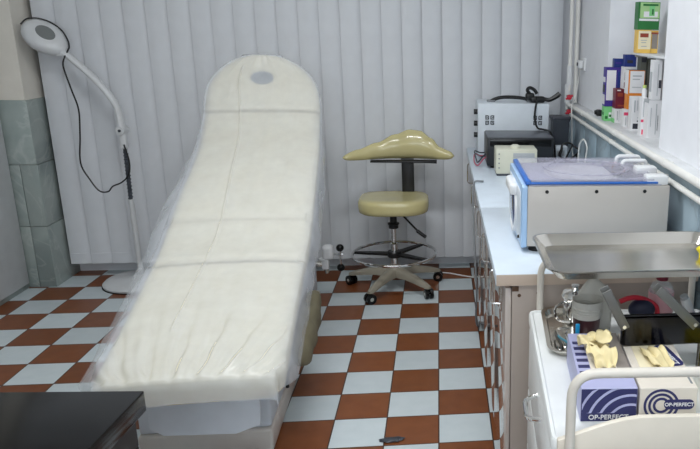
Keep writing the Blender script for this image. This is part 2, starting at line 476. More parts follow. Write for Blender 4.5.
bm = NB(); box(bm, -.16, .16, -.25, .5, .30, .62, .02, xf=BR); obj('lift_housing', bm, 'bed_white', bed)
# folded-down arm pad hanging on the right side, strap and leg-rest clamp
bm = NB(); rings = []
N_ = 18
for k in range(N_+1):
    t = k/N_; y = -1.19+.50*t
    e = math.sqrt(max(0.02, 1-(2*t-1)**4)); c = Vector((-.548-.018*t, y, .325+.085*t)); ring = []
    for j in range(16):
        a = 2*PI*j/16; ca, sa = math.cos(a), math.sin(a)
        wob = 1+.10*math.sin(7*t*PI+2*a)
        ring.append(c+Vector((.045*e*wob*math.copysign(abs(ca)**.8, ca), 0, .078*e*wob*math.copysign(abs(sa)**.8, sa))))
    rings.append(ring)
loft(bm, rings); o = obj('arm_pad', bm, 'khaki', bed, sharp=2.); o['label'] = 'khaki folded-down arm pad'
bm = NB(); tube(bm, [(-.56, -.85, .36), (-.60, -.85, .42), (-.68, -.85, .56)], .012, 8, 4); obj('arm_bracket', bm, 'steel', bed)
bm = NB(); tube(bm, [(-.68, -1.0, .316), (-.665, -1.0, .312), (-.650, -1.0, .29), (-.646, -1.0, .22), (-.646, -1.0, .11)], .008, 8); o = obj('strap', bm, 'black', bed)
bm = NB(); box(bm, -.9, -.66, .235, .275, .24, .27, .006); box(bm, -.9, -.86, .1, .275, .24, .27, .004); box(bm, -.9, -.86, .1, .14, .24, .5, .004); tube(bm, [(-.70, .255, .25), (-.66, .25, .25), (-.655, .25, .2)], .014, 10); obj('clamp_arm', bm, 'steel', bed)
bm = NB(); cyl(bm, (-.668, .25, .285), (-.668, .25, .29), .03); box(bm, -.676, -.612, .22, .285, .285, .372, .02, 3); box(bm, -.68, -.64, .23, .27, .225, .3, .008)
cl = obj('clamp', bm, 'white_plastic', bed)
bm = NB(); cyl(bm, (-.62, .25, .316), (-.56, .25, .316), .007, 10); cyl(bm, (-.573, .25, .24), (-.573, .25, .35), .006, 10); box(bm, -.598, -.552, .235, .265, .310, .322, .003); obj('clamp_rod', bm, 'chrome', cl)
for z in (.354, .232):
    bm = NB(); ball(bm, (-.573, .25, z), .023); obj('knob', bm, 'black_gloss', cl)

# ================================================================== PLASTIC COVER ON THE BED
def cover():
    NS, NU = 230, 201
    grid = []
    for i in range(NS+1):
        s = -.088+(LEN+.088+.05)*i/NS
        row = []
        if s < 0:
            p, d = at(.004); front = -s
        elif s > LEN-.004:
            p, d = at(LEN-.004); front = 0
        else:
            p, d = at(s); front = 0
        n = LAT.cross(d).normalized(); n = n if n.dot(Vector((0, -.6, .8))) > 0 else -n
        sc = max(0, min(s, LEN-.012)); w = max(halfw(max(sc, .03))+.004, .05)
        t = max(0, min(1, s/LEN))
        ramp = max(0, min(1, (LEN-s-.30)/.5))*max(0, min(1, (s-.0)/.16))
        over = max(0, s-(LEN-.004))
        for k in range(NU):
            u = (-1+2*k/(NU-1))*1.32; a = abs(u); sg = 1 if u > 0 else -1
            if a <= 1:
                x = u*w; h = crown(u)+.0065+.006*max(0, 1-s/.2); edge = w-abs(x)
                if edge < .025: h -= .35*(.025-math.sqrt(max(0, .025**2-(.025-edge)**2)))
                h -= .011*math.exp(-((s-S1)/.02)**2)+.008*math.exp(-((s-S2)/.035)**2)+.006*math.exp(-((s-S3)/.014)**2)
                # long fold running down the left of the centre line
                u0 = -.45+.20*math.sin(PI*t**.8)+.012*math.sin(17*t)
                h += .009*math.exp(-((u-u0)/.013)**2)*(1 if .12 < t < .97 else 0)
                # fan of tension folds towards the foot end
                ft = max(0, 1-s/.5)*max(0, min(1, .15+s/.07))
                if ft > 0:
                    ang = (u+.1)*9/(0.75+s*1.3)
                    h += .009*ft*(math.sin(ang*2.1+.8*math.sin(3*u))+.5*math.sin(ang*4.3+1.))
                    h += .004*ft*math.sin((u*.8+s*2.4)*14)
                h += .0035*noise.noise(Vector((u*3.5, s*4, 1.7)))+.002*noise.noise(Vector((u*9, s*7, 5.1)))
                h = max(h, crown(u)+.003 if edge > .03 else h)
                pos = p+LAT*x+n*h
            else:
                q = (a-1)/.32
                out = .003+(.058 if sg < 0 else .024)*ramp*q**.8+.008*ramp*noise.noise(Vector((s*5, sg*3, q)))*q
                skirt = .03+(.03 if sg < 0 else .055)*ramp
                if sg < 0: out += .014*q*ramp*math.exp(-((s-S1-.2)/.7)**2)
                dn = skirt*(q**1.15)+.008
                pos = p+LAT*(sg*(w+out))+n*(-.012)+Vector((0, 0, -1))*dn
                pos += Vector((0, .012*math.sin(s*26)*q, 0))
            if front > 0:
                fr = min(front, .2)*.95
                pos = pos+Vector((0, -.012-.002*math.sin(u*14)*min(1, fr*10), 0))*min(1, fr*30)+Vector((0, 0, -fr))
            if over > 0: pos = pos+Vector((0, .006+over*.4, -over*.9))
            row.append(pos)
        grid.append(row)
    bm = NB(); loft(bm, grid, closed_ring=False, caps=False)
    return bm
bm = cover()
o = obj('plastic_cover', bm, 'cover_film', sharp=3.)
tag(o, 'translucent crumpled plastic cover draped over the reclining cream bed', 'cover')

# ================================================================== STOOL
cx, cy = -.275, .51
st = thing('saddle_stool', 'olive cream vinyl wheeled stool with winged backrest and chrome foot ring', 'stool', (cx, cy, 0))
bm = NB(); rings = []
def seat_outline(sc, z):
    out = []
    for k in range(48):
        a = 2*PI*k/48; ca, sa = math.cos(a), math.sin(a); e = .74
        r = (abs(ca)**(2/e)+abs(sa)**(2/e))**(-e/2) if False else 1
        x = math.copysign(abs(ca)**.55, ca)*.214; y = math.copysign(abs(sa)**.58, sa)*.172-.012
        if sa < 0: y -= .016*math.cos(2*a*1.0+PI)*max(0, -sa)
        out.append(Vector((cx+.008+x*sc, cy+y*sc, z)))
    return out
for sc, z in ((.80, .518), (.93, .520), (.985, .528), (1.0, .55), (1.0, .583), (.975, .598), (.93, .605), (.7, .606), (.4, .602), (.1, .60)): rings.append(seat_outline(sc, z))
loft(bm, rings); obj('seat', bm, 'stool_vinyl', st, sharp=2.)
# backrest: saddle shaped pad with a hump and two wings
def ip(x, xs, ys):
    if x <= xs[0]: return ys[0]
    for i in range(1, len(xs)):
        if x <= xs[i]:
            t = (x-xs[i-1])/(xs[i]-xs[i-1]); t = t*t*(3-2*t) if True else t
            return ys[i-1]+(ys[i]-ys[i-1])*t
    return ys[-1]
bm = NB(); rings = []
XL, XR = -.556, .106
for k in range(45):
    x = XL+(XR-XL)*k/44
    e = math.sqrt(max(.003, 1-abs((x-(XL+XR)/2)/((XR-XL)/2))**9))
    top = ip(x, [XL, -.47, -.36, -.25, -.165, -.10, -.03, .02, .06, XR], [.885, .903, .937, .985, 1.014, 1.009, .965, .915, .903, .897])
    bot = .835
    yc = .52+.03-.11*((x+.2)/.33)**2
    zc = (top+bot)/2; hz = (top-bot)/2*e; hy = (.038+.02*math.exp(-((x+.16)/.13)**2))*e
    ring = []
    for j in range(18):
        a = 2*PI*j/18; ca, sa = math.cos(a), math.sin(a)
        zz = math.copysign(abs(sa)**.85, sa)*hz
        ring.append(Vector((x, yc+math.copysign(abs(ca)**.85, ca)*hy*(1-.25*max(0, sa)), zc+zz)))
    rings.append(ring)
loft(bm, rings); obj('backrest', bm, 'stool_vinyl', st, sharp=2.)
bm = NB(); prism(bm, [(-.40, .822), (-.40, .832), (.0, .832), (.0, .815), (-.05, .818)], 'y', .47, .52, .002); obj('backrest_bracket', bm, 'black', st)
bm = NB(); box(bm, -.222, -.145, .63, .645, .53, .825, .004); box(bm, -.222, -.145, .48, .645, .818, .828, .003); box(bm, -.217, -.15, .45, .645, .508, .519, .003); obj('back_post', bm, 'black', st)
bm = NB(); lathe(bm, [(.03, .40), (.03, .42), (.036, .425), (.036, .432), (.022, .435), (.022, .51), (.05, .521)], (cx, cy, 0), 18); obj('column_collar', bm, 'black', st)
bm = NB(); lathe(bm, [(.024, .13), (.024, .30), (.018, .305), (.018, .41)], (cx, cy, 0), 20); obj('gas_column', bm, 'chrome', st)
bm = NB(); tube(bm, [(cx+.04, cy-.03, .51), (cx+.16, cy-.11, .40), (cx+.19, cy-.13, .385)], .006, 8); tube(bm, [(cx+.15, cy-.105, .407), (cx+.2, cy-.14, .378)], .011, 10); obj('height_lever', bm, 'black', st)
RZ = .232
bm = NB(); tube(bm, [(cx+.262*math.cos(2*PI*k/40), cy+.262*math.sin(2*PI*k/40), RZ) for k in range(40)], .0095, 10, closed=True); fr = obj('foot_ring', bm, 'chrome', st)
bm = NB(); lathe(bm, [(.04, .21), (.045, .218), (.045, .243), (.04, .25)], (cx, cy, 0), 16)
for a in (170, 50, -35):
    ca, sa = math.cos(math.radians(a)), math.sin(math.radians(a)); q = Vector((-sa, ca, 0))
    P0 = Vector((cx, cy, 0)); e = Vector((ca, sa, 0))
    prism(bm, [(cx+.03*ca-q.x*.026, cy+.03*sa-q.y*.026), (cx+.26*ca-q.x*.011, cy+.26*sa-q.y*.011), (cx+.26*ca+q.x*.011, cy+.26*sa+q.y*.011), (cx+.03*ca+q.x*.026, cy+.03*sa+q.y*.026)], 'z', .222, .236)
obj('ring_spokes', bm, 'black', fr)
bm = NB(); lathe(bm, [(.02, .075), (.05, .085), (.055, .12), (.04, .15), (.025, .16)], (cx, cy, 0), 20); obj('base_hub', bm, 'stool_base', st)
for a in (163, 243, 316, 24, 95):
    ca, sa = math.cos(math.radians(a)), math.sin(math.radians(a)); q = Vector((-sa, ca, 0)); e = Vector((ca, sa, 0)); rings = []
    for r_, w, z0, z1 in ((.03, .034, .085, .145), (.12, .030, .088, .132), (.2, .026, .08, .115), (.26, .022, .07, .098), (.292, .02, .066, .086), (.31, .012, .066, .08)):
        c = Vector((cx, cy, 0))+e*r_
        rings.append([c+q*-w+Vector((0, 0, z0)), c+q*w+Vector((0, 0, z0)), c+q*w+Vector((0, 0, z1-.012)), c+q*w*.6+Vector((0, 0, z1)), c-q*w*.6+Vector((0, 0, z1)), c-q*w+Vector((0, 0, z1-.012))])
    bm = NB(); loft(bm, rings); lg = obj('base_leg', bm, 'stool_base', st, sharp=.9)
    c = Vector((cx, cy, 0))+e*.298
    th = math.radians(a+60); ax = Vector((math.cos(th), math.sin(th), 0))
    bm = NB()
    for sgn in (-1, 1):
        q0 = c+ax*(.006*sgn)+Vector((0, 0, .0315)); q1 = c+ax*(.025*sgn)+Vector((0, 0, .0315))
        tube(bm, [q0, q0+(q1-q0)*.15, q0+(q1-q0)*.8, q1], [.0315, .0315], 20)
    cyl(bm, c+Vector((0, 0, .03)), c+Vector((0, 0, .07)), .008, 8)
    ca_ = obj('caster', bm, 'black_gloss', lg)
    for sgn in (-1, 1):
        bm = NB(); cyl(bm, c+ax*(.0245*sgn)+Vector((0, 0, .0315)), c+ax*(.0265*sgn)+Vector((0, 0, .0315)), .012, 14); obj('caster_hub', bm, 'steel', lg)

# ================================================================== MAGNIFIER LAMP
lp = thing('magnifier_lamp', 'white floor magnifying lamp with curved arm beside the marble pier', 'lamp', (-1.89, .72, 0))
bm = NB(); lathe(bm, [(.0, .0), (.205, .0), (.215, .006), (.217, .016), (.205, .028), (.17, .036), (.05, .045), (.028, .06), (.0, .06)], (-1.89, .72, .0), 48); obj('base', bm, 'lamp_white', lp)
bm = NB(); lathe(bm, [(.21, 0), (.221, .0), (.221, .006), (.21, .006)], (-1.89, .72, 0), 48, ring=True); obj('base_rim', bm, 'black_rubber', lp)
bm = NB(); tube(bm, [(-1.885, .72, .05), (-1.874, .69, .5), (-1.872, .68, .56)], .016, 14); tube(bm, [(-1.872, .68, .55), (-1.866, .68, .87)], .009, 10); obj('pole', bm, 'lamp_white', lp)
bm = NB(); P_ = []
for k in range(14*14):
    t = k/(14*14); a = 2*PI*14*t; P_.append((-1.872+.006*t+.011*math.cos(a), .68+.011*math.sin(a), .55+.31*t))
tube(bm, P_, .004, 6); tube(bm, [(-1.8725, .68, .54), (-1.8665, .68, .87)], .0112, 10); obj('spring', bm, 'dark_grey', lp)
bm = NB(); box(bm, -1.888, -1.848, .66, .70, .87, 1.02, .012); cyl(bm, (-1.868, .64, .985), (-1.868, .72, .985), .024); jt = obj('arm_joint', bm, 'lamp_white', lp)
bm = NB(); cyl(bm, (-1.868, .634, .985), (-1.868, .64, .985), .008); obj('screw', bm, 'dark_grey', jt)
AR = catmull([(-1.868, .68, .99), (-1.885, .69, 1.12), (-1.945, .695, 1.225), (-2.02, .70, 1.315), (-2.11, .70, 1.405), (-2.15, .70, 1.44)], 8)
bm = NB(); rings = []
for i, q in enumerate(AR):
    d = (AR[min(i+1, len(AR)-1)]-AR[max(i-1, 0)]).normalized(); yy = Vector((0, 1, 0)); nn = d.cross(yy).normalized()
    rings.append([q+yy*(.030*math.cos(2*PI*k/12))+nn*(.018*math.sin(2*PI*k/12)) for k in range(12)])
loft(bm, rings); obj('arm', bm, 'lamp_white', lp, sharp=2.)
HC = Vector((-2.226, .70, 1.515)); ax = (Vector((.62, 0, -.52))).normalized(); up = Vector((.28, -.62, .73)); up = (up-ax*up.dot(ax)).normalized(); sd = up.cross(ax)
HM = Matrix.Translation(HC) @ Matrix((ax, sd, up)).transposed().to_4x4()
bm = NB(); rings = []
def eg(sc, z):
    out = []
    for k in range(40):
        a = 2*PI*k/40; x = .128*math.cos(a); y = .095*math.sin(a)*(1-.22*max(0, math.cos(a)))
        out.append(HM @ Vector((x*sc, y*sc, z)))
    return out
for sc, z in ((.72, -.034), (.93, -.034), (1, -.02), (1, .0), (.95, .018), (.82, .03), (.6, .038), (.45, .04), (.2, .04)): rings.append(eg(sc, z))
loft(bm, rings); hd = obj('lamp_head', bm, 'lamp_white', lp, sharp=2.)
bm = NB(); rings = []
for sc, z in ((1, .0395), (.98, .043), (.1, .043)): rings.append([HM @ Vector((.053*math.cos(2*PI*k/28)*sc-.005, .041*math.sin(2*PI*k/28)*sc, z)) for k in range(28)])
loft(bm, rings); obj('lens_cap', bm, 'lens_grey', hd)
bm = NB(); rings = []
for sc, z in ((1, -.036), (.98, -.04), (.1, -.04)): rings.append([HM @ Vector((.08*math.cos(2*PI*k/28)*sc, .06*math.sin(2*PI*k/28)*sc, z)) for k in range(28)])
loft(bm, rings); obj('lens', bm, 'clear_plastic', hd)
bm = NB(); box(bm, -2.2, -2.12, .675, .725, 1.41, 1.45, .01); obj('neck', bm, 'lamp_white', lp)
E_ = [HM @ Vector((.128*math.cos(a)*1.03, .095*math.sin(a)*1.04*(1-.22*max(0, math.cos(a))), .014)) for a in [math.radians(v) for v in (200, 170, 140, 110, 80, 50, 25, 8)]]
if (E_[3]-HC).z < 0: E_ = [HM @ Vector((.128*math.cos(a)*1.03, -.095*math.sin(a)*1.04*(1-.22*max(0, math.cos(a))), .014)) for a in [math.radians(v) for v in (200, 170, 140, 110, 80, 50, 25, 8)]]
bm = NB(); tube(bm, [tuple(v) for v in E_]+[(-2.128, .655, 1.385), (-2.132, .66, 1.33), (-2.118, .68, 1.215), (-2.105, .70, 1.1), (-2.118, .70, .95), (-2.138, .70, .78), (-2.10, .70, .68), (-2.05, .69, .61), (-2.0, .69, .605), (-1.965, .68, .64), (-1.9, .655, .67), (-1.852, .65, .72), (-1.842, .655, .80), (-1.862, .66, .90)], .0045, 8, 6)
o = obj('cord', bm, 'black', lp); o['label'] = 'thin black cord'

# ================================================================== BLACK GLOSSY TABLE (foreground left)
tb = thing('side_table', 'black glossy table top in the left foreground before the bed', 'table', (-1.05, -2.55, 0), math.radians(-4.5))
TX = Matrix.Translation((-.707, -2.216, 0)) @ Matrix.Rotation(math.radians(-4), 4, 'Z')
bm = NB(); box(bm, -.75, 0, -.85, 0, .695, .75, .004, xf=TX); obj('table_top', bm, 'black_gloss', tb)
bm = NB(); box(bm, -.72, -.02, -.82, -.02, .61, .695, .003, xf=TX); obj('apron', bm, 'black', tb)
for x in (-.71, -.05):
    for y in (-.81, -.05):
        bm = NB(); box(bm, x-.03, x+.03, y-.03, y+.03, 0, .61, .004, xf=TX); obj('leg', bm, 'black', tb)

# ================================================================== BASE CABINETS + WORKTOPS
def cabinet(y0, y1, label, ndoor):
    c = thing('base_cabinet', label, 'cabinet', (.56, (y0+y1)/2, 0), 0, 'base cabinets under the white worktop')
    bm = NB(); box(bm, .27, .86, y0+.02, y1-.02, 0, .09); box(bm, .25, .87, y0, y1, .09, .108)
    box(bm, .25, .87, y0+.02, y0+.036, .108, .815); box(bm, .25, .87, y1-.018, y1, .108, .815); box(bm, .855, .87, y0, y1, .108, .815); box(bm, .25, .85, y0+.02, y1-.02, .79, .812)
    obj('carcass', bm, 'laminate_beige', c)
    bm = NB(); box(bm, .25, .872, y0, y0+.018, .0, .815, .001); sp = obj('side_panel', bm, 'panel_beige', c)
    bm = NB(); cyl(bm, (.274, y0-.002, .775), (.274, y0, .775), .006, 14); obj('screw_cap', bm, 'b_brown', sp); bm = NB(); cyl(bm, (.335, y0-.002, .782), (.335, y0, .782), .0045, 14); obj('screw_cap', bm, 'b_brown', sp); bm = NB(); box(bm, .250, .272, y0-.003, y0, .79, .808, .001); obj('hinge_block', bm, 'b_brown', sp)
    w = (y1-y0)/ndoor
    for k in range(ndoor):
        a = y0+w*k+.002; e = y0+w*(k+1)-.002
        bm = NB(); box(bm, .228, .248, a, e, .06, .80, .002); d = obj('door', bm, 'door_gloss', c)
        hy = (a+.30, a+.36, e-.06)[k]
        bm = NB(); tube(bm, fillet([(.228, hy, .63), (.198, hy, .63), (.198, hy, .765), (.228, hy, .765)], .022), .0045, 8); obj('handle', bm, 'chrome', d)
    return c
cabinet(-1.70, -.815, 'near base cabinet with beige end panel facing the white trolley', 2)
cabinet(-.805, .82, 'far base cabinet under the black and white machines by the blind', 3)
for y0, y1, lb in ((-1.715, -.812, 'white laminate worktop under the blue rimmed sterilizer'), (-.808, .83, 'white laminate worktop carrying the stacked machines by the blind')):
    t = thing('worktop', lb, 'worktop', (.54, (y0+y1)/2, .815), 0)
    bm = NB(); box(bm, .195, .882, y0, y1, .819, .855, .0015); obj('slab', bm, 'laminate_white', t)
    bm = NB(); box(bm, .197, .88, y0-.002, y0, .8155, .853, .0005); box(bm, .197, .88, y0, y1, .8155, .819, 0); o = obj('edge_band', bm, 'laminate_beige', t)

# ================================================================== STERILIZER
sz = thing('sterilizer', 'white desktop sterilizer with blue front rim and round window lid', 'sterilizer', (.57, -1.27, .855))
y0, y1, xa, xb = -1.488, -1.05, .322, .835
bm = NB(); box(bm, xa, xb, y0, y1, .878, 1.097, .004); by = obj('body', bm, 'steril_side', sz)
for x in (.39, .567, .742):
    bm = NB(); cyl(bm, (x, y0-.002, 1.077), (x, y0+.001, 1.077), .0065, 14); obj('screw', bm, 'black', by)
for x, y in ((.36, y0+.04), (.79, y0+.04), (.36, y1-.04), (.79, y1-.04)):
    bm = NB(); lathe(bm, [(.026, 0), (.028, .004), (.024, .024)], (x, y, .855), 18); obj('foot', bm, 'black_rubber', sz)
# blue front bezel on the left face, with a dark round door and white pull
bm = NB()
prism(bm, rrect(y0, y1, .872, 1.101, .012), 'x', xa-.02, xa, .003); bz = obj('front_bezel', bm, 'steril_lblue', sz)
bm = NB(); prism(bm, rrect(y0+.025, y1-.025, .892, 1.075, .03), 'x', xa-.0235, xa-.02, .001); obj('front_panel', bm, 'case_white', bz)
T_ = Matrix.Translation((xa-.022, (y0+y1)/2, .98)) @ Matrix.Rotation(-PI/2, 4, 'Y')
bm = NB(); lathe(bm, [(.0, .012), (.06, .011), (.082, .006), (.088, 0)], (0, 0, 0), 36, xf=T_); dr_ = obj('round_window', bm, 'steril_glass', bz)
bm = NB(); lathe(bm, [(.088, 0), (.09, .01), (.1, .01), (.102, 0)], (0, 0, 0), 36, xf=T_); obj('window_ring', bm, 'white_plastic', dr_)
bm = NB(); cyl(bm, (xa-.03, y0+.04, .905), (xa-.022, y0+.04, .905), .006, 10); obj('button', bm, 'black', bz)
bm = NB(); box(bm, xa-.05, xa-.018, -1.36, -1.18, 1.035, 1.078, .012, 3); obj('pull_handle', bm, 'white_plastic', bz)
# top deck, blue rim, acrylic lid with round window
bm = NB(); box(bm, xa+.006, xb-.03, y0+.006, y1-.006, 1.097, 1.101, .001); obj('deck', bm, 'steril_top', sz)
bm = NB(); box(bm, xa-.008, xa+.012, y0, y1, 1.101, 1.117, .004); box(bm, xa-.006, .79, y0-.001, y0+.014, 1.1035, 1.1105, .002); obj('blue_rim', bm, 'steril_blue', sz)
bm = NB(); prism(bm, rrect(xa+.004, .79, y0+.004, y1, .02), 'z', 1.1145, 1.1215, .001); ld = obj('lid', bm, 'lid_acrylic', sz)
bm = NB(); lathe(bm, [(.145, 0), (.145, .003), (.165, .003), (.165, 0)], (.57, -1.27, 1.1215), 48, ring=True); obj('lid_ring', bm, 'lid_acrylic', ld)
bm = NB(); lathe(bm, [(.0, 0), (.15, 0), (.15, .003), (0, .003)], (.56, -1.27, 1.1015), 48); obj('drum_plate', bm, 'white_plastic', sz)
bm = NB(); box(bm, .66, .78, -1.36, -1.16, 1.1015, 1.109, .002); obj('dark_plate', bm, 'dark_grey', sz)
for k, (yy, w, h) in enumerate(((-1.10, .075, .022), (-1.20, .075, .022), (-1.31, .07, .034), (-1.455, .075, .03))):
    bm = NB(); x_ = .785
    if k < 2: tube(bm, fillet([(x_-.055, yy, 1.101), (x_-.055, yy, 1.101+h+.012), (x_+.04, yy, 1.101+h+.012), (x_+.04, yy, 1.097)], .015), .008, 8)
    else: box(bm, x_-.035, x_+.045, yy-.028, yy+.028, 1.097, 1.101+h, .006)
    obj('lid_clip', bm, 'white_plastic', sz)

# ================================================================== MACHINES ON THE FAR WORKTOP
d = thing('cream_device', 'small cream box device before the black machine on the worktop', 'device', (.43, -.05, .855))
bm = NB(); box(bm, .318, .54, -.115, .035, .867, 1.0, .006); by = obj('body', bm, 'case_cream', d)
bm = NB(); box(bm, .41, .525, -.118, -.114, .955, .98, .001); obj('display', bm, 'b_lgrey', by)
for z in (.9, .925, .95, .975):
    bm = NB(); cyl(bm, (.334, -.118, z), (.334, -.114, z), .004, 8); obj('indicator', bm, 'grey', by)
bm = NB(); box(bm, .322, .536, -.111, .03, .855, .867, .002); obj('base_strip', bm, 'dark_grey', d)
bm = NB(); lathe(bm, [(.03, 0), (.028, .01), (.016, .018), (0, .02)], (.425, -.06, 1.0), 20); obj('dial', bm, 'case_cream', d)

d = thing('black_machine', 'wide black box machine between cream device and white machine', 'machine', (.47, .25, .855))
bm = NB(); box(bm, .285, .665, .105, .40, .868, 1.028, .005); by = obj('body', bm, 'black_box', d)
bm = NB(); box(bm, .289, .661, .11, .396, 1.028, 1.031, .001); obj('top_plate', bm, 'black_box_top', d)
bm = NB(); box(bm, .30, .65, .1025, .106, .98, 1.02, .001); obj('display_strip', bm, 'black_gloss', by)
for x in (.32, .63):
    for y in (.14, .36):
        bm = NB(); lathe(bm, [(.018, 0), (.018, .014)], (x, y, .855), 14); obj('foot', bm, 'black_rubber', d)

d = thing('white_machine', 'white case machine with black carry handle and cross vents', 'machine', (.47, .6, .855))
wy = .455
bm = NB(); box(bm, .25, .685, wy, .74, .865, 1.185, .006); by = obj('body', bm, 'case_white', d)
for cxv in (.322, .615):
    bm = NB()
    for sx in (-1, 1):
        for sz_ in (-1, 1):
            for (px, pz, w, h) in ((.007, .016, .003, .011), (.016, .0065, .011, .003), (.016, .016, .003, .004), (.024, .020, .003, .009), (.015, .026, .006, .003)):
                box(bm, cxv+sx*px-w, cxv+sx*px+w, wy-.0012, wy+.002, 1.085+sz_*pz-h, 1.085+sz_*pz+h)
    obj('vent', bm, 'dark_grey', by)
bm = NB(); tube(bm, catmull([(.33, .55, 1.185), (.355, .55, 1.2), (.40, .55, 1.213), (.47, .55, 1.215), (.54, .55, 1.208), (.575, .55, 1.195)], 5), .011, 10); hd = obj('carry_handle', bm, 'black', d)
bm = NB(); box(bm, .31, .36, .535, .565, 1.185, 1.197, .003); box(bm, .555, .60, .535, .565, 1.185, 1.197, .003); obj('handle_mount', bm, 'grey', hd)
for z in (1.13, 1.06, .99):
    bm = NB(); cyl(bm, (.228, .50, z), (.25, .50, z), .016, 14); obj('side_knob', bm, 'black', d)
for x in (.28, .65):
    for y in (.5, .7):
        bm = NB(); lathe(bm, [(.014, 0), (.014, .012)], (x, y, .855), 12); obj('foot', bm, 'black_rubber', d)

# black plug bundle lying on the white machine with its cord
d = thing('cable_plug', 'black plug and clip bundle lying on the white machine', 'plug', (.62, .52, 1.187))
bm = NB(); box(bm, .575, .665, .495, .545, 1.187, 1.225, .012, 3); box(bm, .545, .60, .50, .54, 1.205, 1.245, .012, 3); obj('plug_body', bm, 'black', d)
bm = NB(); tube(bm, [(.575, .52, 1.235), (.555, .515, 1.262), (.572, .515, 1.276), (.60, .52, 1.262), (.615, .52, 1.24)], .011, 8, 4); obj('loop', bm, 'black', d)
bm = NB(); tube(bm, [(.65, .51, 1.212), (.69, .505, 1.205), (.73, .50, 1.225), (.755, .50, 1.245)], [.012, .016], 8, 4); obj('clip_arm', bm, 'black', d)
bm = NB(); tube(bm, [(.61, .50, 1.215), (.61, .47, 1.20), (.598, .444, 1.16), (.595, .44, 1.10), (.61, .42, 1.045), (.64, .38, 1.040), (.675, .33, 1.03), (.69, .25, .97), (.685, .18, .90), (.67, .10, .863)], .006, 8, 6); obj('cord', bm, 'black', d)

bm = NB()
P_ = []
for k in range(90):
    t = k/89; a = 2*PI*3.2*t
    P_.append((.775+.052*math.cos(a)+.006*math.sin(5*a), .20+.03*math.sin(a*.9)+.03*t, .925+.055*math.sin(a)+.004*math.cos(3*a)))
P_ = [(.70, .06, .862), (.715, .10, .868), (.74, .14, .878)]+P_+[(.75, .20, .89), (.70, .16, .87), (.685, .1, .862), (.68, .05, .861)]
tube(bm, P_, .0055, 7); tag(obj('cable_coil', bm, 'black'), 'coiled black cable on the worktop right of the black machine', 'cable')

d = thing('adapter', 'small white power adapter behind the coiled black cable', 'adapter', (.735, .29, .855))
bm = NB(); box(bm, .69, .775, .27, .33, .855, .955, .008, 3); obj('body', bm, 'case_white', d)
bm = NB(); box(bm, .71, .755, .266, .271, .90, .93, .001); obj('label_plate', bm, 'b_lgrey', d)
d = thing('storage_tub', 'dark grey square tub between white machine and pipes', 'tub', (.75, .42, .855))
bm = NB(); t = bmesh.new(); rr_ = []
for sc, z in ((.85, .855), (.9, .86), (1., 1.085), (1.06, 1.09), (1.06, 1.1), (.96, 1.1), (.9, .90), (.3, .90)):
    rr_.append([Vector((.748+x*sc, .42+y*sc, z)) for x, y in rrect(-.052, .052, -.052, .052, .014)])
loft(bm, rr_); obj('tub', bm, 'dark_grey', d)
bm = NB(); prism(bm, rrect(.688, .808, .36, .48, .016), 'z', 1.1, 1.118, .004); obj('lid', bm, 'b_ink', d)

for k, (m, dz, lb) in enumerate((('pink_wire', 0, 'pink lead looping out left of the black machine'), ('b_ink', .018, 'dark lead looping out left of the black machine'))):
    bm = NB(); tube(bm, [(.32, .43, .875+dz), (.262, .415, .875+dz), (.225, .33, .90+dz), (.218+.01*k, .22, .87+dz), (.235, .15, .865+dz), (.262, .16, .895+dz), (.281, .17, .91+dz)], .004, 7, 6)
    tag(obj('lead_wire', bm, m), lb, 'wire')

# ================================================================== PIPES, SOCKET
def pipe_thing(name, lb, pts, r, clips=(), elbows=()):
    t = thing(name, lb, 'pipe', pts[0])
    bm = NB(); tube(bm, pts, r, 14); obj('tube', bm, 'pipe', t)
    if clips:
        for c in clips:
            bm = NB(); tube(bm, [(c[0], c[1]-.008, c[2]), (c[0], c[1]+.008, c[2])], r+.002, 14); box(bm, c[0], .886, c[1]-.01, c[1]+.01, c[2]-.006, c[2]+.006); obj('pipe_clip', bm, 'pipe', t)
    return t
pu = pipe_thing('water_pipe', 'thick white pipe along the ledge below the medicine boxes', fillet([(.856, -4.9, 1.152), (.856, .80, 1.152), (.856, .80, 1.235)],   .03), .0145, [(.856, y, 1.152) for y in (-1.35, -.55, .25)])
pl = pipe_thing('water_pipe', 'thin white pipe running just below the thick ledge pipe', fillet([(.862, -4.9, 1.095), (.862, .83, 1.095), (.862, .83, 1.14)], .02), .011, [(.862, y, 1.095) for y in (-1.3, -.45, .3)])
pa = pipe_thing('riser_pipe', 'left white riser pipe in the back right corner by the blind', [(.862, .775, 1.24), (.862, .775, 2.74)], .012)
pc = pipe_thing('riser_pipe', 'right white riser pipe in the back right corner by the wall', [(.907, .80, 1.16), (.907, .80, 2.74)], .014)
bm = NB(); tube(bm, [(.856, .79, 1.165), (.856, .785, 1.28)], .021, 14); obj('fitting', bm, 'white_plastic', pu)
bm = NB(); tube(bm, [(.862, .775, 1.28), (.862, .775, 1.40)], .019, 12); obj('sleeve', bm, 'white_plastic', pa)
for z, pp, pt in ((1.205, pu, 'upper'), (1.112, pl, 'lower')):
    bm = NB(); tube(bm, [(.85, .77, z), (.85, .70, z)], .009, 10); q = obj('valve_stem', bm, 'steel_dark', pp)
    bm = NB(); T_ = Matrix.Translation((.85, .70, z)) @ Matrix.Rotation(PI/2, 4, 'X') @ Matrix.Rotation(.5, 4, 'Z')
    lathe(bm, [(.006, 0), (.015, 0), (.018, .006), (.015, .011), (.006, .012)], (0, 0, 0), 8, xf=T_); box(bm, -.026, .026, -.007, .007, .002, .011, .003, xf=T_)
    obj('valve_handle', bm, 'red', q, label='red valve handle')
sk = thing('wall_socket', 'white wall socket with plug on right wall above the ledge', 'socket', (WRX-.02, .665, 1.41))
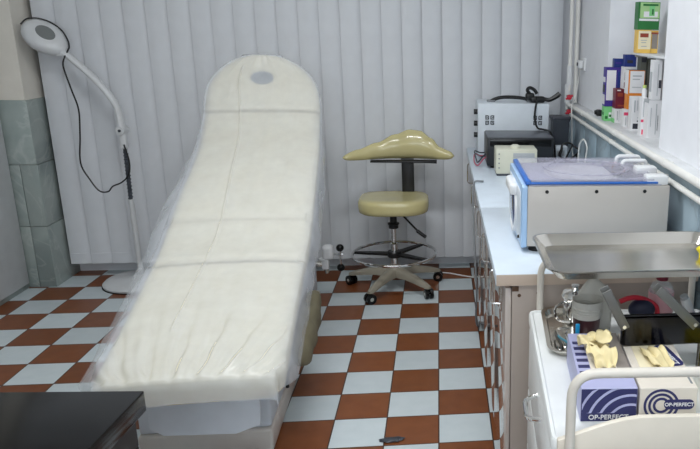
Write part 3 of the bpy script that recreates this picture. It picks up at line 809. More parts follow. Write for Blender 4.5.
bm = NB(); box(bm, WRX-.016, WRX, .60, .73, 1.375, 1.455, .006); obj('plate', bm, 'white_plastic', sk)
bm = NB(); box(bm, WRX-.045, WRX-.016, .62, .70, 1.39, 1.44, .008); obj('plug', bm, 'white_plastic', sk)
bm = NB(); box(bm, WRX-.049, WRX-.045, .65, .68, 1.405, 1.425, .001); obj('indicator', bm, 'black', sk)
bm = NB(); tube(bm, [(WRX-.03, .66, 1.39), (WRX-.03, .70, 1.30), (WRX-.05, .68, 1.2), (.832, .50, 1.165), (.83, .46, 1.05), (.835, .45, .90), (.84, .42, .862)], .0042, 7, 6); obj('cord', bm, 'white_wire', sk)
bm = NB(); tube(bm, [(.80, .02, .862), (.80, .06, .90), (.80, .04, 1.0), (.81, -.02, 1.04), (.825, -.05, 1.0), (.82, -.04, .93), (.80, -.10, .87), (.77, -.16, .862)], .005, 7, 6)
tag(obj('white_cable', bm, 'white_wire'), 'white cable looping up behind the blue rimmed sterilizer', 'cable')
bm = NB(); box(bm, .70, .79, -.62, -.5, .855, .90, .008, 3); 
d = thing('plug_strip', 'white plug block on the worktop behind the sterilizer', 'power strip', (.76, -.5, .855))
bm.free(); bm = NB(); box(bm, .72, .79, -.62, -.40, .855, .90, .008, 3); by = obj('body', bm, 'white_plastic', d)
for y in (-.57, -.51, -.45):
    bm = NB(); cyl(bm, (.755, y, .899), (.755, y, .902), .016, 14); obj('outlet', bm, 'grey', by)
bm = NB(); tube(bm, [(-.20, .80, .006), (-.08, .79, .006), (.06, .76, .006), (.16, .70, .006), (.235, .66, .006)], .005, 7, 5)
tag(obj('floor_cable', bm, 'white_wire'), 'pale cable lying on the floor between stool and cabinet', 'cable')
bm = NB(); tube(bm, [(.24, -.28, .861), (.196, -.29, .862), (.186, -.30, .82), (.185, -.36, .70), (.19, -.42, .50), (.20, -.40, .30), (.20, -.30, .12), (.215, -.22, .03), (.23, -.10, .006)], .005, 7, 6)
tag(obj('hanging_cable', bm, 'grey'), 'grey cable hanging down the front of the far cabinet', 'cable')

# ================================================================== MEDICINE BOXES IN THE RECESS
def carton(lb, x0, x1, y, dep, z0, z1, mats, patches, rz=0., group='medicine cartons in the wall recess', cat='carton', name='medicine_carton'):
    """front faces -y; patches: (face, u0,u1,v0,v1, material index)"""
    bm = NB(); box(bm, x0, x1, y, y+dep, z0, z1, .0012, 1)
    for n_, (f, u0, u1, v0, v1, mi) in enumerate(patches):
        e_ = .0006+.0004*n_
        za, zb = z0+(z1-z0)*v0, z0+(z1-z0)*v1
        if f == 'f': box(bm, x0+(x1-x0)*u0, x0+(x1-x0)*u1, y-e_, y+.0005, za, zb, mi=mi)
        elif f == 'l': box(bm, x0-e_, x0+.0005, y+dep*u0, y+dep*u1, za, zb, mi=mi)
        elif f == 't': box(bm, x0+(x1-x0)*u0, x0+(x1-x0)*u1, y+dep*v0, y+dep*v1, z1-.0005, z1+.0006, mi=mi)
    if rz:
        c = Vector(((x0+x1)/2, y, 0)); X = Matrix.Translation(c) @ Matrix.Rotation(rz, 4, 'Z') @ Matrix.Translation(-c)
        bmesh.ops.transform(bm, matrix=X, verts=bm.verts)
    return tag(obj(name, bm, mats), lb, cat, group)
Z0 = DAD
# bottom row
carton('light green carton at the left end of the bottom row', .897, .952, -.116, .06, Z0, 1.232, ['b_green', 'b_white', 'b_dgreen'], [('f', .45, .8, .2, .6, 1), ('f', .1, .35, .15, .35, 2), ('l', .2, .8, .4, .6, 2), ('f', .5, .7, .28, .45, 2)])
carton('plain white carton right of the light green carton', .934, .976, -.20, .07, Z0, 1.229, ['b_white', 'b_lgrey', 'b_green'], [('f', .3, .42, .2, .85, 1), ('f', .55, .6, .1, .9, 1), ('l', .0, 1, .0, .3, 2)])
carton('left one of two slim white cartons with pink tops', .944, .966, -.355, .05, Z0, 1.243, ['b_white', 'b_pink', 'b_lgrey'], [('f', .0, 1, .66, .84, 1), ('f', .4, .6, .1, .55, 2)])
carton('right one of two slim white cartons with pink tops', .967, .989, -.355, .05, Z0, 1.243, ['b_white', 'b_pink', 'b_lgrey'], [('f', .0, 1, .62, .84, 1), ('f', .4, .6, .1, .55, 2)])
carton('tall white carton with a dark barcode patch at its foot', .944, 1.001, -.50, .06, Z0, 1.319, ['b_white', 'b_ink', 'b_lgrey'], [('f', .15, .85, .06, .22, 1), ('f', .5, .9, .27, .31, 1), ('f', .5, .95, .38, .4, 2), ('f', .2, .3, .55, .9, 2), ('f', .45, .5, .6, .9, 2)])
carton('narrow white carton with a pink band beside the big white carton', .946, .972, -.665, .05, Z0, 1.332, ['b_white', 'b_pink', 'b_lgrey'], [('f', .0, 1, .36, .43, 1), ('f', .2, .8, .04, .17, 1), ('f', .3, .7, .5, .9, 2)])
carton('big white carton with grey top at right end of bottom row', .958, 1.018, -.735, .07, Z0, 1.327, ['b_white', 'b_lgrey', 'b_ink'], [('t', 0, 1, 0, 1, 1), ('f', .60, .66, .1, .9, 1), ('f', .2, .24, .3, .8, 1), ('f', .75, .78, .2, .6, 2), ('l', 0, 1, .92, 1, 1)])
# second layer
carton('white fronted purple carton standing on the light green carton', .897, .994, -.114, .06, 1.2325, 1.437, ['b_purple', 'b_white', 'b_ink', 'b_blue'], [('f', .06, .58, .16, .93, 1), ('l', .1, .9, .05, .3, 1), ('l', .1, .9, .36, .55, 2), ('l', .1, .9, .62, .75, 1), ('f', .66, .95, .1, .9, 3)])
carton('maroon carton on the plain white carton', .936, 1.0, -.198, .07, 1.2295, 1.332, ['b_maroon', 'b_rust', 'b_white'], [('f', .15, .6, .62, .8, 1), ('f', .2, .8, .12, .2, 1), ('f', .1, .4, .9, .96, 2)])
carton('white carton with dark red print on the maroon carton', .972, 1.012, -.196, .06, 1.3325, 1.445, ['b_white', 'b_maroon', 'b_ink'], [('f', .1, .8, .05, .3, 1), ('f', .15, .5, .4, .75, 2)])
carton('white carton over orange base band above the slim pink topped cartons', .958, 1.042, -.353, .06, 1.2435, 1.437, ['b_orange', 'b_white', 'b_brown', 'b_lgrey', 'b_ink'], [('f', .1, .96, .42, .98, 1), ('f', .3, .9, .26, .35, 2), ('f', .25, .8, .84, .87, 3), ('f', .25, .7, .76, .785, 3), ('f', .25, .8, .56, .58, 3), ('t', 0, 1, 0, 1, 4), ('l', 0, 1, .4, 1, 1)])
bt = thing('pill_bottle', 'small white bottle standing on the narrow pink banded carton', 'bottle', (.962, -.64, 1.332), 0)
bm = NB(); lathe(bm, [(.0, 0), (.0115, 0), (.012, .003), (.012, .032), (.008, .038), (.008, .041), (0, .041)], (.962, -.64, 1.332), 18); obj('body', bm, 'b_white', bt)
bm = NB(); lathe(bm, [(.009, 0), (.0095, .002), (.0095, .013), (0, .014)], (.962, -.64, 1.373), 18); obj('cap', bm, 'b_lime', bt)
carton('tall white carton with dark patch atop the big white carton', .97, 1.012, -.73, .05, 1.3275, 1.503, ['b_white', 'b_ink', 'b_lgrey'], [('f', .7, 1., .3, .5, 1), ('f', .55, .62, .1, .9, 2), ('l', .2, .8, .2, .7, 2)])
# back pieces
carton('dark blue carton lying on the white fronted purple carton', .943, 1.006, -.10, .045, 1.4375, 1.482, ['b_blue', 'b_purple'], [('f', .1, .6, .4, .6, 1)])
carton('dark blue carton standing on the white carton with dark red print', .976, 1.036, -.195, .05, 1.4455, 1.507, ['b_blue', 'b_ink'], [('f', .2, .7, .3, .55, 1)])
carton('left grey carton behind the orange banded carton', 1.045, 1.076, -.255, .07, Z0, 1.507, ['b_grey', 'b_ink'], [('f', .1, .9, .9, .97, 1)])
carton('right grey carton behind the orange banded carton', 1.079, 1.120, -.265, .07, Z0, 1.492, ['b_grey', 'b_dgreen'], [('f', 0, 1, .0, .3, 1)])
# glass shelf with three cartons
d = thing('wall_shelf', 'thin white shelf in the wall recess carrying yellow cartons', 'shelf', (1.08, -.6, 1.508))
bm = NB(); box(bm, .985, NXB, NY0, -.28, 1.511, 1.52, .002); obj('board', bm, 'white_plastic', d)
bm = NB(); tube(bm, [(1.0, -.30, 1.505), (NXB, -.30, 1.505)], .006, 8); tube(bm, [(1.0, -.9, 1.505), (NXB, -.9, 1.505)], .006, 8); obj('bracket', bm, 'steel', d)
carton('yellow carton with cream front and rust title on the shelf', .992, 1.062, -.35, .06, 1.5205, 1.632, ['b_yellow', 'b_cream', 'b_rust', 'b_lgrey'], [('f', .08, .98, .17, .95, 1), ('f', .2, .8, .68, .85, 2), ('f', .25, .7, .54, .57, 3), ('f', .3, .65, .44, .47, 3), ('f', .3, .7, .28, .31, 3)])
carton('yellow carton right of the cream fronted one on the shelf', 1.064, 1.10, -.345, .06, 1.5205, 1.63, ['b_yellow', 'b_taupe' if 'b_taupe' in M else 'taupe', 'b_rust'], [('f', .1, .9, .2, .9, 1), ('f', .0, 1, .84, .92, 2)])
carton('green and white carton on top of the yellow cartons', .99, 1.098, -.352, .07, 1.6325, 1.763, ['b_dgreen', 'b_lgreen', 'b_white', 'b_green'], [('f', .08, .98, .42, .98, 1), ('f', .25, .9, .46, .66, 2), ('f', .5, .75, .5, .9, 3), ('f', .05, .95, .32, .4, 2), ('f', .62, .7, .55, .75, 0), ('f', .2, .9, .86, .93, 0)])
bm = NB(); box(bm, .905, .935, .10, .14, Z0, 1.19, .006); cyl(bm, (.91, .12, 1.175), (.895, .12, 1.175), .012, 12); tag(obj('black_stopper', bm, 'black'), 'small black stopper on the ledge left of the green carton', 'stopper')

# ================================================================== TROLLEY
TR = thing('trolley', 'white instrument trolley with tubular end rails in the right foreground', 'trolley', (.57, -2.15, 0), math.radians(-3))
XT = Matrix.Translation((.296, -1.776, 0)) @ Matrix.Rotation(math.radians(-3), 4, 'Z')
TW, TD = .565, .765
bm = NB()
rings = []
for ins, z in ((.012, .715), (.0, .722), (.0, .748), (.003, .7535), (.010, .7535), (.014, .748), (.03, .746)):
    rings.append([Vector((x, y, z)) for x, y in rrect(ins, TW-ins, -TD+ins, -ins, .025-ins*.5)])
loft(bm, rings); obj('top_tray', bm, 'trolley_white', TR, xf=XT)
# arched near lip
bm = NB(); pol = [(.012, .70), (.555, .70)]
for k in range(16):
    t = k/15; x = .555-.543*t; e = min(x-.012, .2)/.2; pol.append((x, .757+.053*math.sin(e*PI/2)**1.2))
prism(bm, pol, 'y', -TD-.004, -TD+.012, .003); obj('end_lip', bm, 'trolley_cream', TR, xf=XT)
bm = NB(); box(bm, .02, TW-.02, -TD+.01, -.012, .10, .715, .006); cb = obj('body', bm, 'trolley_cream', TR, xf=XT)
for x in (.07, .17, .45):
    bm = NB(); box(bm, x-.002, x+.002, -TD+.004, -TD+.012, .12, .695); obj('panel_groove', bm, 'taupe', cb, xf=XT)
for k, (za, zb) in enumerate(((.50, .705), (.30, .49), (.11, .29))):
    bm = NB(); box(bm, .002, .02, -TD+.02, -.03, za, zb, .003); dw = obj('drawer', bm, 'trolley_white', TR, xf=XT)
    hz = zb-.06
    bm = NB(); tube(bm, fillet([(.004, -.49, hz), (-.034, -.475, hz-.005), (-.034, -.375, hz-.005), (.004, -.36, hz)], .02), .0065, 10); obj('handle', bm, 'chrome', dw, xf=XT)
for yv, nm in ((-TD-.014, 'near'), (.012, 'far')):
    xs = (.038, TW-.03)
    bm = NB(); tube(bm, fillet([(xs[0], yv, .55), (xs[0], yv, .924), (xs[1], yv, .924), (xs[1], yv, .55)], .06, 8), .011, 14); rl = obj('rail', bm, 'rail_white', TR, xf=XT)
    for x in xs:
        for z in (.60, .69):
            bm = NB(); cyl(bm, (x, yv-.012 if yv < -.3 else yv+.012, z), (x, -TD+.012 if yv < -.3 else -.014, z), .006, 10); obj('rail_bolt', bm, 'steel', rl, xf=XT)
for x in (.06, TW-.06):
    for y in (-.06, -TD+.06):
        bm = NB(); cyl(bm, (x, y, .06), (x, y, .105), .012, 10); cyl(bm, (x-.013, y, .032), (x+.013, y, .032), .032, 18); obj('caster', bm, 'black_rubber', TR, xf=XT)

TZ = .7465
# steel dish with instruments
ds = thing('instrument_dish', 'rectangular steel dish of instruments on the trolley left edge', 'dish', (.40, -1.96, TZ), math.radians(-3))
XD = Matrix.Translation((.402, -1.955, TZ)) @ Matrix.Rotation(math.radians(-4), 4, 'Z')
bm = NB(); rings = []
for ins, z in ((.014, .0), (.010, .001), (.003, .016), (-.006, .0175), (-.006, .0195), (.006, .0185), (.013, .004), (.03, .003)):
    rings.append([Vector((x, y, z)) for x, y in rrect(-.075+ins, .075-ins, -.165+ins, .165-ins, .045-ins*.6)])
loft(bm, rings); obj('dish', bm, 'steel', ds, xf=XD)
for k, (x, a, L_, m, cu) in enumerate(((-.035, .12, .12, 'steel', .004), (-.02, -.1, .11, 'chrome', .006), (-.045, .04, .13, 'steel_dark', .004), (-.03, .3, .09, 'teal', .006))):
    bm = NB(); T_ = Matrix.Translation((x, -.06-.015*k, .010+.003*k)) @ Matrix.Rotation(a, 4, 'Z')
    tube(bm, [(0, -L_/2, 0), (.004, -L_*.2, cu), (-.003, L_*.2, cu), (0, L_/2, .002)], [.0045, .003], 8, 4)
    if k < 2:
        for sg in (-1, 1): tube(bm, [(sg*.011+.011*math.cos(2*PI*j/14), -L_/2-.01+.011*math.sin(2*PI*j/14), .002) for j in range(14)], .0025, 6, closed=True)
    bmesh.ops.transform(bm, matrix=XD @ T_, verts=bm.verts)
    nm, lb, ct = (('scissors', 'pair of steel scissors nearest the cup in the steel dish', 'scissors'), ('scissors', 'bright chrome scissors lying across the steel dish', 'scissors'), ('tweezers', 'dark steel tweezers at the left edge of the steel dish', 'tweezers'), ('probe', 'teal handled probe at the near end of the steel dish', 'tool'))[k]
    tag(obj(nm, bm, m), lb, ct)
# steel pot with lid and hook
pt = thing('steel_pot', 'small steel lidded pot behind the frosted cone on the trolley', 'pot', (.43, -1.86, TZ+.006))
bm = NB(); lathe(bm, [(.0, 0), (.034, 0), (.037, .004), (.038, .07), (.041, .074), (.041, .077), (.036, .076), (.034, .01), (0, .01)], (.43, -1.86, TZ+.006), 28); obj('pot', bm, 'chrome', pt)
bm = NB(); lathe(bm, [(.043, .0), (.044, .004), (.038, .014), (.012, .02), (.009, .03), (.013, .036), (.0, .039)], (.43, -1.86, TZ+.083), 28); obj('lid', bm, 'chrome', pt)
bm = NB(); tube(bm, [(.392, -1.87, TZ+.07), (.365, -1.885, TZ+.055), (.372, -1.89, TZ+.02), (.41, -1.90, TZ+.012)], .004, 8, 5); obj('handle', bm, 'chrome', pt)
# dark red cup with frosted cone
cp = thing('measuring_cup', 'dark maroon cup with a frosted ribbed sleeve in it', 'cup', (.437, -2.01, TZ+.006))
bm = NB(); lathe(bm, [(.0, 0), (.034, 0), (.036, .003), (.041, .082), (.041, .085), (.037, .085), (.034, .06), (0, .06)], (.437, -2.01, TZ+.006), 28); obj('cup', bm, 'maroon_cup', cp)
bm = NB(); lathe(bm, [(.043, .074), (.044, .088), (.042, .09), (.044, .094), (.042, .098), (.0445, .102), (.0425, .106), (.044, .110), (.043, .125)], (.437, -2.01, TZ+.006), 28, ring=True); obj('sleeve', bm, 'frost', cp)
cn = thing('frosted_pouch', 'frosted plastic pouch with pointed top behind the maroon cup', 'pouch', (.475, -1.95, TZ))
bm = NB(); rings = []
for z, w, dd in ((.0, .05, .016), (.02, .052, .02), (.10, .054, .022), (.125, .050, .02), (.15, .032, .013), (.165, .018, .008), (.172, .008, .004)):
    rings.append([Vector((.475-.008*(z > .1)*(z-.1)/.07+w*math.copysign(abs(math.cos(2*PI*k/24))**.8, math.cos(2*PI*k/24)), -1.945+dd*math.sin(2*PI*k/24), TZ+z)) for k in range(24)])
loft(bm, rings); obj('pouch', bm, 'frost', cn, sharp=1.)
bm = NB(); box(bm, .396, .408, -2.06, -2.054, TZ+.006, TZ+.075, .002); tag(obj('blue_spatula', bm, 'cyan'), 'bright blue flat spatula standing left of the maroon cup', 'spatula')

# cantilever instrument box: lower box, upper tray on folding arms
cbx = thing('cantilever_box', 'stainless cantilever instrument box with raised shallow upper tray', 'instrument box', (.7, -1.88, TZ))
bm = NB(); rings = []
x0, x1, ya, yb = .482, .80, -2.242, -2.217; BZ = TZ+.0862
for ins, z in ((.004, .0), (.0, .004), (.0, .075), (-.003, .077), (-.003, .079), (.003, .078), (.005, .076), (.009, .076)):
    rings.append([Vector((x, y, BZ+z)) for x, y in rrect(x0+ins, x1-ins, ya+ins, yb-ins, .012-ins*.5)])
loft(bm, rings); obj('lower_box', bm, 'steel_black', cbx)
for x in (x1-.03, x1-.10):
    bm = NB(); cyl(bm, (x, yb-.012, TZ), (x, yb-.012, BZ+.004), .006, 12); obj('support_foot', bm, 'steel_dark', cbx)
bm = NB(); rings = []
UX0, UX1, UY0, UY1 = .297, .85, -2.172, -1.815; zt = 1.016
for ins, z in ((.035, -.030), (.028, -.029), (.010, -.008), (.0, .0), (-.004, .001), (-.004, .004), (.002, .004), (.014, -.006), (.032, -.025), (.07, -.0265)):
    rings.append([Vector((x, y, zt+z)) for x, y in rrect(UX0+ins, UX1-ins, UY0+ins, UY1-ins, .05-ins*.6)])
loft(bm, rings); obj('upper_tray', bm, 'steel', cbx)
for yy in (-2.246, -2.214):
    for (xa_, za_), (xb_, zb_) in (((.434, .990), (.490, .885)), ((.570, .990), (.680, .885))):
        bm = NB(); dx, dz = xb_-xa_, zb_-za_; L_ = math.hypot(dx, dz); nx, nz = -dz/L_*.012, dx/L_*.012
        prism(bm, [(xa_+nx, za_+nz), (xb_+nx, zb_+nz), (xb_-nx, zb_-nz), (xa_-nx, za_-nz)], 'y', yy-.002, yy+.002, .0008); a_ = obj('arm', bm, 'arm_steel', cbx)
        bm = NB(); cyl(bm, (xb_-.004, yy-.004, zb_+.006), (xb_-.004, yy+.004, zb_+.006), .005, 10); obj('rivet', bm, 'chrome', a_)
# things inside the lower box
br = thing('red_handled_brush', 'navy brush with curved red handle behind the dark steel band', 'brush', (.62, -1.93, TZ))
bm = NB(); ball(bm, (.625, -1.93, TZ+.062), .042, 18, (1, .7, .8)); cyl(bm, (.625, -1.93, TZ), (.625, -1.93, TZ+.05), .022); obj('brush_head', bm, 'navy', br)
bm = NB(); tube(bm, [(.555, -1.93, TZ+.088), (.58, -1.93, TZ+.098), (.61, -1.93, TZ+.10), (.645, -1.93, TZ+.088), (.67, -1.93, TZ+.068), (.676, -1.93, TZ+.04)], .008, 10, 5); obj('handle', bm, 'red', br)
pb = thing('lotion_bottle', 'clear bottle with pink label behind the dark steel band', 'bottle', (.70, -1.88, TZ))
c_ = (.70, -1.88, TZ)
bm = NB(); lathe(bm, [(.0, 0), (.036, 0), (.039, .005), (.039, .105), (.03, .125), (.016, .132), (.016, .14), (0, .14)], c_, 26); obj('body', bm, 'clear_plastic', pb)
bm = NB(); lathe(bm, [(.0392, .02), (.0397, .02), (.0397, .10), (.0392, .10)], c_, 26, ring=True); obj('label_sleeve', bm, 'bottle_pink', pb)
bm = NB(); lathe(bm, [(.018, .138), (.019, .14), (.019, .155), (0, .156)], c_, 20); obj('cap', bm, 'b_maroon', pb)
tj = thing('cotton_tube', 'white tilted tube beside the clear pink labelled bottle', 'tube', (.775, -1.95, TZ))
bm = NB(); tube(bm, [(.79, -1.95, TZ+.016), (.752, -1.95, TZ+.10)], .015, 14); obj('tube', bm, 'white_plastic', tj)
bm = NB(); tube(bm, [(.752, -1.95, TZ+.10), (.747, -1.95, TZ+.111)], .012, 14); obj('cap', bm, 'b_lgrey', tj)
rb = thing('lotion_bottle', 'white bottle at the right edge behind the dark steel band', 'bottle', (.806, -2.02, TZ))
c_ = (.806, -2.02, TZ)
bm = NB(); lathe(bm, [(.0, 0), (.026, 0), (.028, .004), (.028, .105), (.02, .12), (.012, .125), (0, .125)], c_, 24); obj('body', bm, 'white_plastic', rb)
bm = NB(); lathe(bm, [(.014, .124), (.015, .126), (.015, .14), (0, .141)], c_, 18); obj('cap', bm, 'b_lgrey', rb)
bm = NB(); lathe(bm, [(.0285, .03), (.029, .03), (.029, .06), (.0285, .06)], c_, 24, ring=True); obj('label_band', bm, 'b_pink', rb)
# yellow crumpled sponge on the raised tray
def crumple(c, r, sc, seed, amp=.35, n=24):
    bm = NB(); t = bmesh.new(); bmesh.ops.create_icosphere(t, subdivisions=4, radius=1)
    for v in t.verts:
        k = 1+amp*noise.noise(v.co*1.7+Vector((seed, 0, 0)))+amp*.6*noise.noise(v.co*4+Vector((0, seed, 0)))
        v.co = Vector((c[0]+v.co.x*r*sc[0]*k, c[1]+v.co.y*r*sc[1]*k, c[2]+v.co.z*r*sc[2]*k))
    return merge(bm, t)
bm = crumple((.80, -1.98, 1.003), .03, (1, .8, .85), 3.3); tag(obj('yellow_sponge', bm, 'yellow', sharp=2.), 'crumpled yellow sponge on the raised steel tray', 'sponge')

# glove boxes
GX = lambda x, y, a: Matrix.Translation((x, y, TZ)) @ Matrix.Rotation(math.radians(a), 4, 'Z')
def arc_band(bm, cx_, cz_, r0, r1, a0, a1, yf, clip, mi=0, n=26):
    """flat curved stripe on the front face, clipped to a rectangle by polar sampling"""
    t = bmesh.new(); prev = None
    for k in range(n+1):
        a = a0+(a1-a0)*k/n; pts = []
        for r in (r0, r1):
            x = min(max(cx_+r*math.cos(a), clip[0]), clip[1]); z = min(max(cz_+r*math.sin(a), clip[2]), clip[3]); pts.append((x, z))
        cur = [t.verts.new((p_[0], yf, p_[1])) for p_ in pts]+[t.verts.new((p_[0], yf+.0012, p_[1])) for p_ in pts]
        if prev:
            for i, j in ((0, 1), (1, 3), (3, 2), (2, 0)): t.faces.new((prev[i], prev[j], cur[j], cur[i]))
        prev = cur
    bmesh.ops.remove_doubles(t, verts=t.verts, dist=1e-6)
    return merge(bm, t, None, mi)
def top_stripes(bm, rects, z):
    for x0, x1, y0, y1 in rects: box(bm, x0, x1, y0, y1, z-.0005, z+.0007)
# purple box
gp = thing('glove_box', 'purple and white glove box with gloves bulging out of its slot', 'glove box', (.41, -2.28, TZ), math.radians(-4))
XG = GX(.336, -2.452, -4)
W_, D_, H_ = .132, .31, .085
bm = NB(); box(bm, 0, W_, 0, D_, 0, H_, .0015, 1); bx_ = obj('carton', bm, 'glove_purple', gp, xf=XG)
bm = NB(); box(bm, .001, W_-.001, -.0006, .0002, .001, H_-.002); obj('front_print', bm, 'glove_navy', bx_, xf=XG)
bm = NB()
cl = (.003, W_-.002, .003, H_-.002)
for k in range(4):
    bm = NB(); arc_band(bm, .118, -.01, .05+.024*k, .056+.024*k, .15, PI-.1, -.0012, (.003, W_-.002, .022, H_-.002)); obj('printed_arc', bm, 'glove_purple', bx_, xf=XG)
for k in range(6):
    bm = NB(); box(bm, .006, .034, .07+.034*k, .086+.034*k, H_-.0005, H_+.0007); obj('printed_bar', bm, 'glove_navy', bx_, xf=XG)
bm = text_bm('OP-PERFECT', .017, .0004, .0002); bmesh.ops.transform(bm, matrix=XG @ Matrix.Translation((W_/2, -.0016, .011)) @ Matrix.Rotation(PI/2, 4, 'X'), verts=bm.verts); obj('lettering', bm, 'b_white', bx_, label='white lettering')
bm = NB(); box(bm, .035, .1, .05, .26, H_-.001, H_+.0012, .0005); obj('slot_liner', bm, 'glove_white', bx_, xf=XG)
bm = NB(); box(bm, .098, W_, .0+.07, D_, H_-.0005, H_+.001); obj('side_panel', bm, 'taupe', bx_, xf=XG)
def glove(pts, w, seed):
    P = catmull(pts, 8); rings = []; n = len(P)
    for i, q in enumerate(P):
        t = i/(n-1); d = (P[min(i+1, n-1)]-P[max(i-1, 0)]).normalized()
        tw = 1.1*noise.noise(Vector((t*2.5, seed, 0))); sd = d.cross(Vector((math.sin(tw), .25, math.cos(tw)))).normalized(); nn = sd.cross(d)
        ww = w*(.55+.9*math.sin(PI*min(1, .12+t*.9))**.7)*(1+.35*noise.noise(Vector((t*4, seed, 3)))); ring = []
        for j in range(20):
            a = 2*PI*j/20; x = ww*math.cos(a)
            ring.append(q+sd*x+nn*(.0045*math.sin(a)+.011*noise.noise(Vector((x*70, t*3, seed)))+.006*math.sin(x*260+seed)))
        rings.append(ring)
    bm = NB(); loft(bm, rings); return bm
GL = (([(.055, .19, H_-.004), (.052, .20, H_+.022), (.036, .215, H_+.030), (.018, .222, H_+.016)], .022, 1.3, 'cream latex glove flopping left at the far end of the purple box slot'),
      ([(.062, .20, H_-.004), (.068, .205, H_+.03), (.076, .22, H_+.042), (.092, .228, H_+.026)], .022, 2.9, 'tallest cream latex glove poking up from the purple glove box'),
      ([(.066, .20, H_-.002), (.066, .165, H_+.022), (.070, .125, H_+.018), (.074, .085, H_+.008)], .027, 5.1, 'cream latex glove lying towards the near end of the purple box slot'))
for pts, w_, sd_, lb in GL:
    tag(obj('latex_glove', glove(pts, w_, sd_), 'latex', sharp=2., xf=XG), lb, 'glove', 'gloves pulled from the purple glove box')
# white box
gw = thing('glove_box', 'white glove box with ring logo and navy lettering near the rail', 'glove box', (.57, -2.28, TZ), math.radians(-4))
XG = GX(.473, -2.462, -4)
W_, D_, H_ = .136, .31, .085
bm = NB(); box(bm, 0, W_, 0, D_, 0, H_, .0015, 1); bx_ = obj('carton', bm, 'glove_white', gw, xf=XG)
bm = NB(); cl = (.004, W_-.003, .003, H_-.003); lc = (.052, .040)
for r0, r1 in ((.036, .042), (.025, .031), (.014, .020)):
    bm = NB(); arc_band(bm, lc[0], lc[1], r0, r1, .0, 2*PI, -.0008, cl, n=48); obj('logo_ring', bm, 'glove_navy', bx_, xf=XG)
bm = NB(); prism(bm, rrect(.058, W_-.006, .030, .055, .012), 'y', -.0016, .0); obj('logo_bar', bm, 'glove_navy', bx_, xf=XG)
bm = text_bm('OP-PERFECT', .0125, .0004, .0003); bmesh.ops.transform(bm, matrix=XG @ Matrix.Translation((.094, -.0022, .0425)) @ Matrix.Rotation(PI/2, 4, 'X'), verts=bm.verts); obj('lettering', bm, 'b_white', bx_, label='white lettering')
XTOP = XG @ Matrix.Translation((.106, .17, H_+.0006)) @ Matrix.Rotation(math.radians(-78), 4, 'Z')
bm = NB(); prism(bm, rrect(-.06, .06, -.019, .019, .016), 'z', 0, .001); obj('top_logo_bar', bm, 'glove_navy', bx_, xf=XTOP)
bm = text_bm('OP-PERFECT', .019, .0004, .0003); bmesh.ops.transform(bm, matrix=XTOP @ Matrix.Translation((0, -.001, .0016)), verts=bm.verts); obj('top_lettering', bm, 'b_white', bx_)
bm = NB(); box(bm, .124, .129, .02, .07, H_-.0004, H_+.0006); obj('fine_print', bm, 'grey', bx_, xf=XG)
bm = NB(); box(bm, .02, .085, .06, .24, H_-.001, H_+.0012, .0005); obj('slot_flap', bm, 'b_cream', bx_, xf=XG)
bm = glove([(.06, .20, H_-.002), (.066, .16, H_+.016), (.076, .11, H_+.012), (.082, .07, H_+.008)], .020, 8.8); tag(obj('latex_glove', bm, 'latex', sharp=2., xf=XG), 'flat cream latex glove lying over the white glove box slot', 'glove')
# yellow carton at the right edge
bm = NB(); box(bm, .70, .79, -2.37, -2.26, TZ, TZ+.075, .002); by = tag(obj('yellow_carton', bm, 'yellow'), 'bright yellow carton on the trolley right of the white glove box', 'carton')

# small dark scrap on the floor
bm = NB(); t = bmesh.new(); bmesh.ops.create_icosphere(t, subdivisions=3, radius=1)
for v in t.verts:
    k = 1+.5*noise.noise(v.co*2.1); v.co = Vector((-.19+v.co.x*.045*k, -1.285+v.co.y*.018*k, .005+max(-.005, v.co.z*.006*k)))
merge(bm, t); tag(obj('dark_scrap', bm, 'dark_grey'), 'small dark scrap lying on the floor tiles near the bed foot', 'scrap')

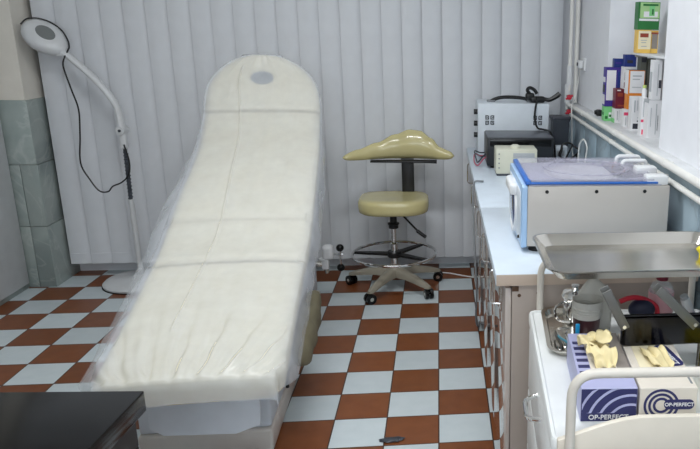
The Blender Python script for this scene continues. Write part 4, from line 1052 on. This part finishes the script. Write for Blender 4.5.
# ================================================================== LIGHT
w = bpy.data.worlds.new('World'); SC.world = w; w.use_nodes = True
w.node_tree.nodes['Background'].inputs[0].default_value = (.75, .85, 1, 1); w.node_tree.nodes['Background'].inputs[1].default_value = .25
def area(name, loc, sx, sy, power, col, target=None):
    l = bpy.data.lights.new(name, 'AREA'); l.shape = 'RECTANGLE'; l.size = sx; l.size_y = sy; l.energy = power; l.color = col
    o = bpy.data.objects.new(name, l); COL.objects.link(o); o.location = loc
    if target is not None: o.rotation_euler = (Vector(target)-Vector(loc)).to_track_quat('-Z', 'Y').to_euler()
    return o
def fixture(x, y, label, power):
    t = thing('ceiling_lamp', label, 'lamp', (x, y, 2.70), 0)
    bm = NB(); box(bm, x-.65, x+.65, y-.11, y+.11, 2.715, 2.75, .005); obj('housing', bm, 'white_plastic', t)
    m = M['tube_glow']
    for s_ in (-.05, .05):
        bm = NB(); tube(bm, [(x-.6, y+s_, 2.70), (x+.6, y+s_, 2.70)], .013, 10); obj('lamp_tube', bm, m, t)
    area('ceiling_lamp_light', (x, y, 2.67), 1.2, .2, power, (.96, .985, 1.0))
mg = bpy.data.materials.new('tube_glow'); mg.use_nodes = True
mg.node_tree.nodes['Principled BSDF'].inputs['Emission Color'].default_value = (.95, .98, 1, 1); mg.node_tree.nodes['Principled BSDF'].inputs['Emission Strength'].default_value = 6
M['tube_glow'] = mg; mk('added_window_glass', (200, 215, 230), .05)
fixture(-.45, -1.25, 'left fluorescent ceiling lamp over the middle of the room', 27)
fixture(.1, -3.3, 'right fluorescent ceiling lamp behind the camera', 20)
# unseen window and area light added behind the camera to fill the room
b = NB(); box(b, -1.5, .6, -5.1, -5.09, .95, 2.3); struct('added_window', b, 'added_window_glass')
area('added_fill_light', (-.45, -5.07, 1.65), 2.0, 1.3, 36, (.9, .96, 1.0), (-.45, 0, 1.3))

# ================================================================== CAMERA
F = 718.938; yaw, pitch, roll = -.136, .272, .023
cyw, syw = math.cos(yaw), math.sin(yaw)
fv = Vector((-syw*math.cos(pitch), cyw*math.cos(pitch), -math.sin(pitch))); rv = Vector((cyw, syw, 0)); uv = rv.cross(fv)
c, s = math.cos(roll), math.sin(roll); rv, uv = c*rv+s*uv, -s*rv+c*uv
cam = bpy.data.cameras.new('Camera'); co = bpy.data.objects.new('Camera', cam); COL.objects.link(co)
mw = Matrix((rv, uv, -fv)).transposed().to_4x4(); mw.translation = Vector((.02112, -3.91864, 1.628)); co.matrix_world = mw
cam.sensor_fit = 'HORIZONTAL'; cam.sensor_width = 36; cam.lens = F/700*36
cam.shift_x = (350-535.9)/700; cam.shift_y = (228.75-224.5)/700
cam.clip_start = .05
SC.camera = co
SC.view_settings.view_transform = 'Standard'; SC.view_settings.look = 'None'; SC.view_settings.gamma = 1; SC.view_settings.use_curve_mapping = False
SC.view_settings.exposure = 0.0
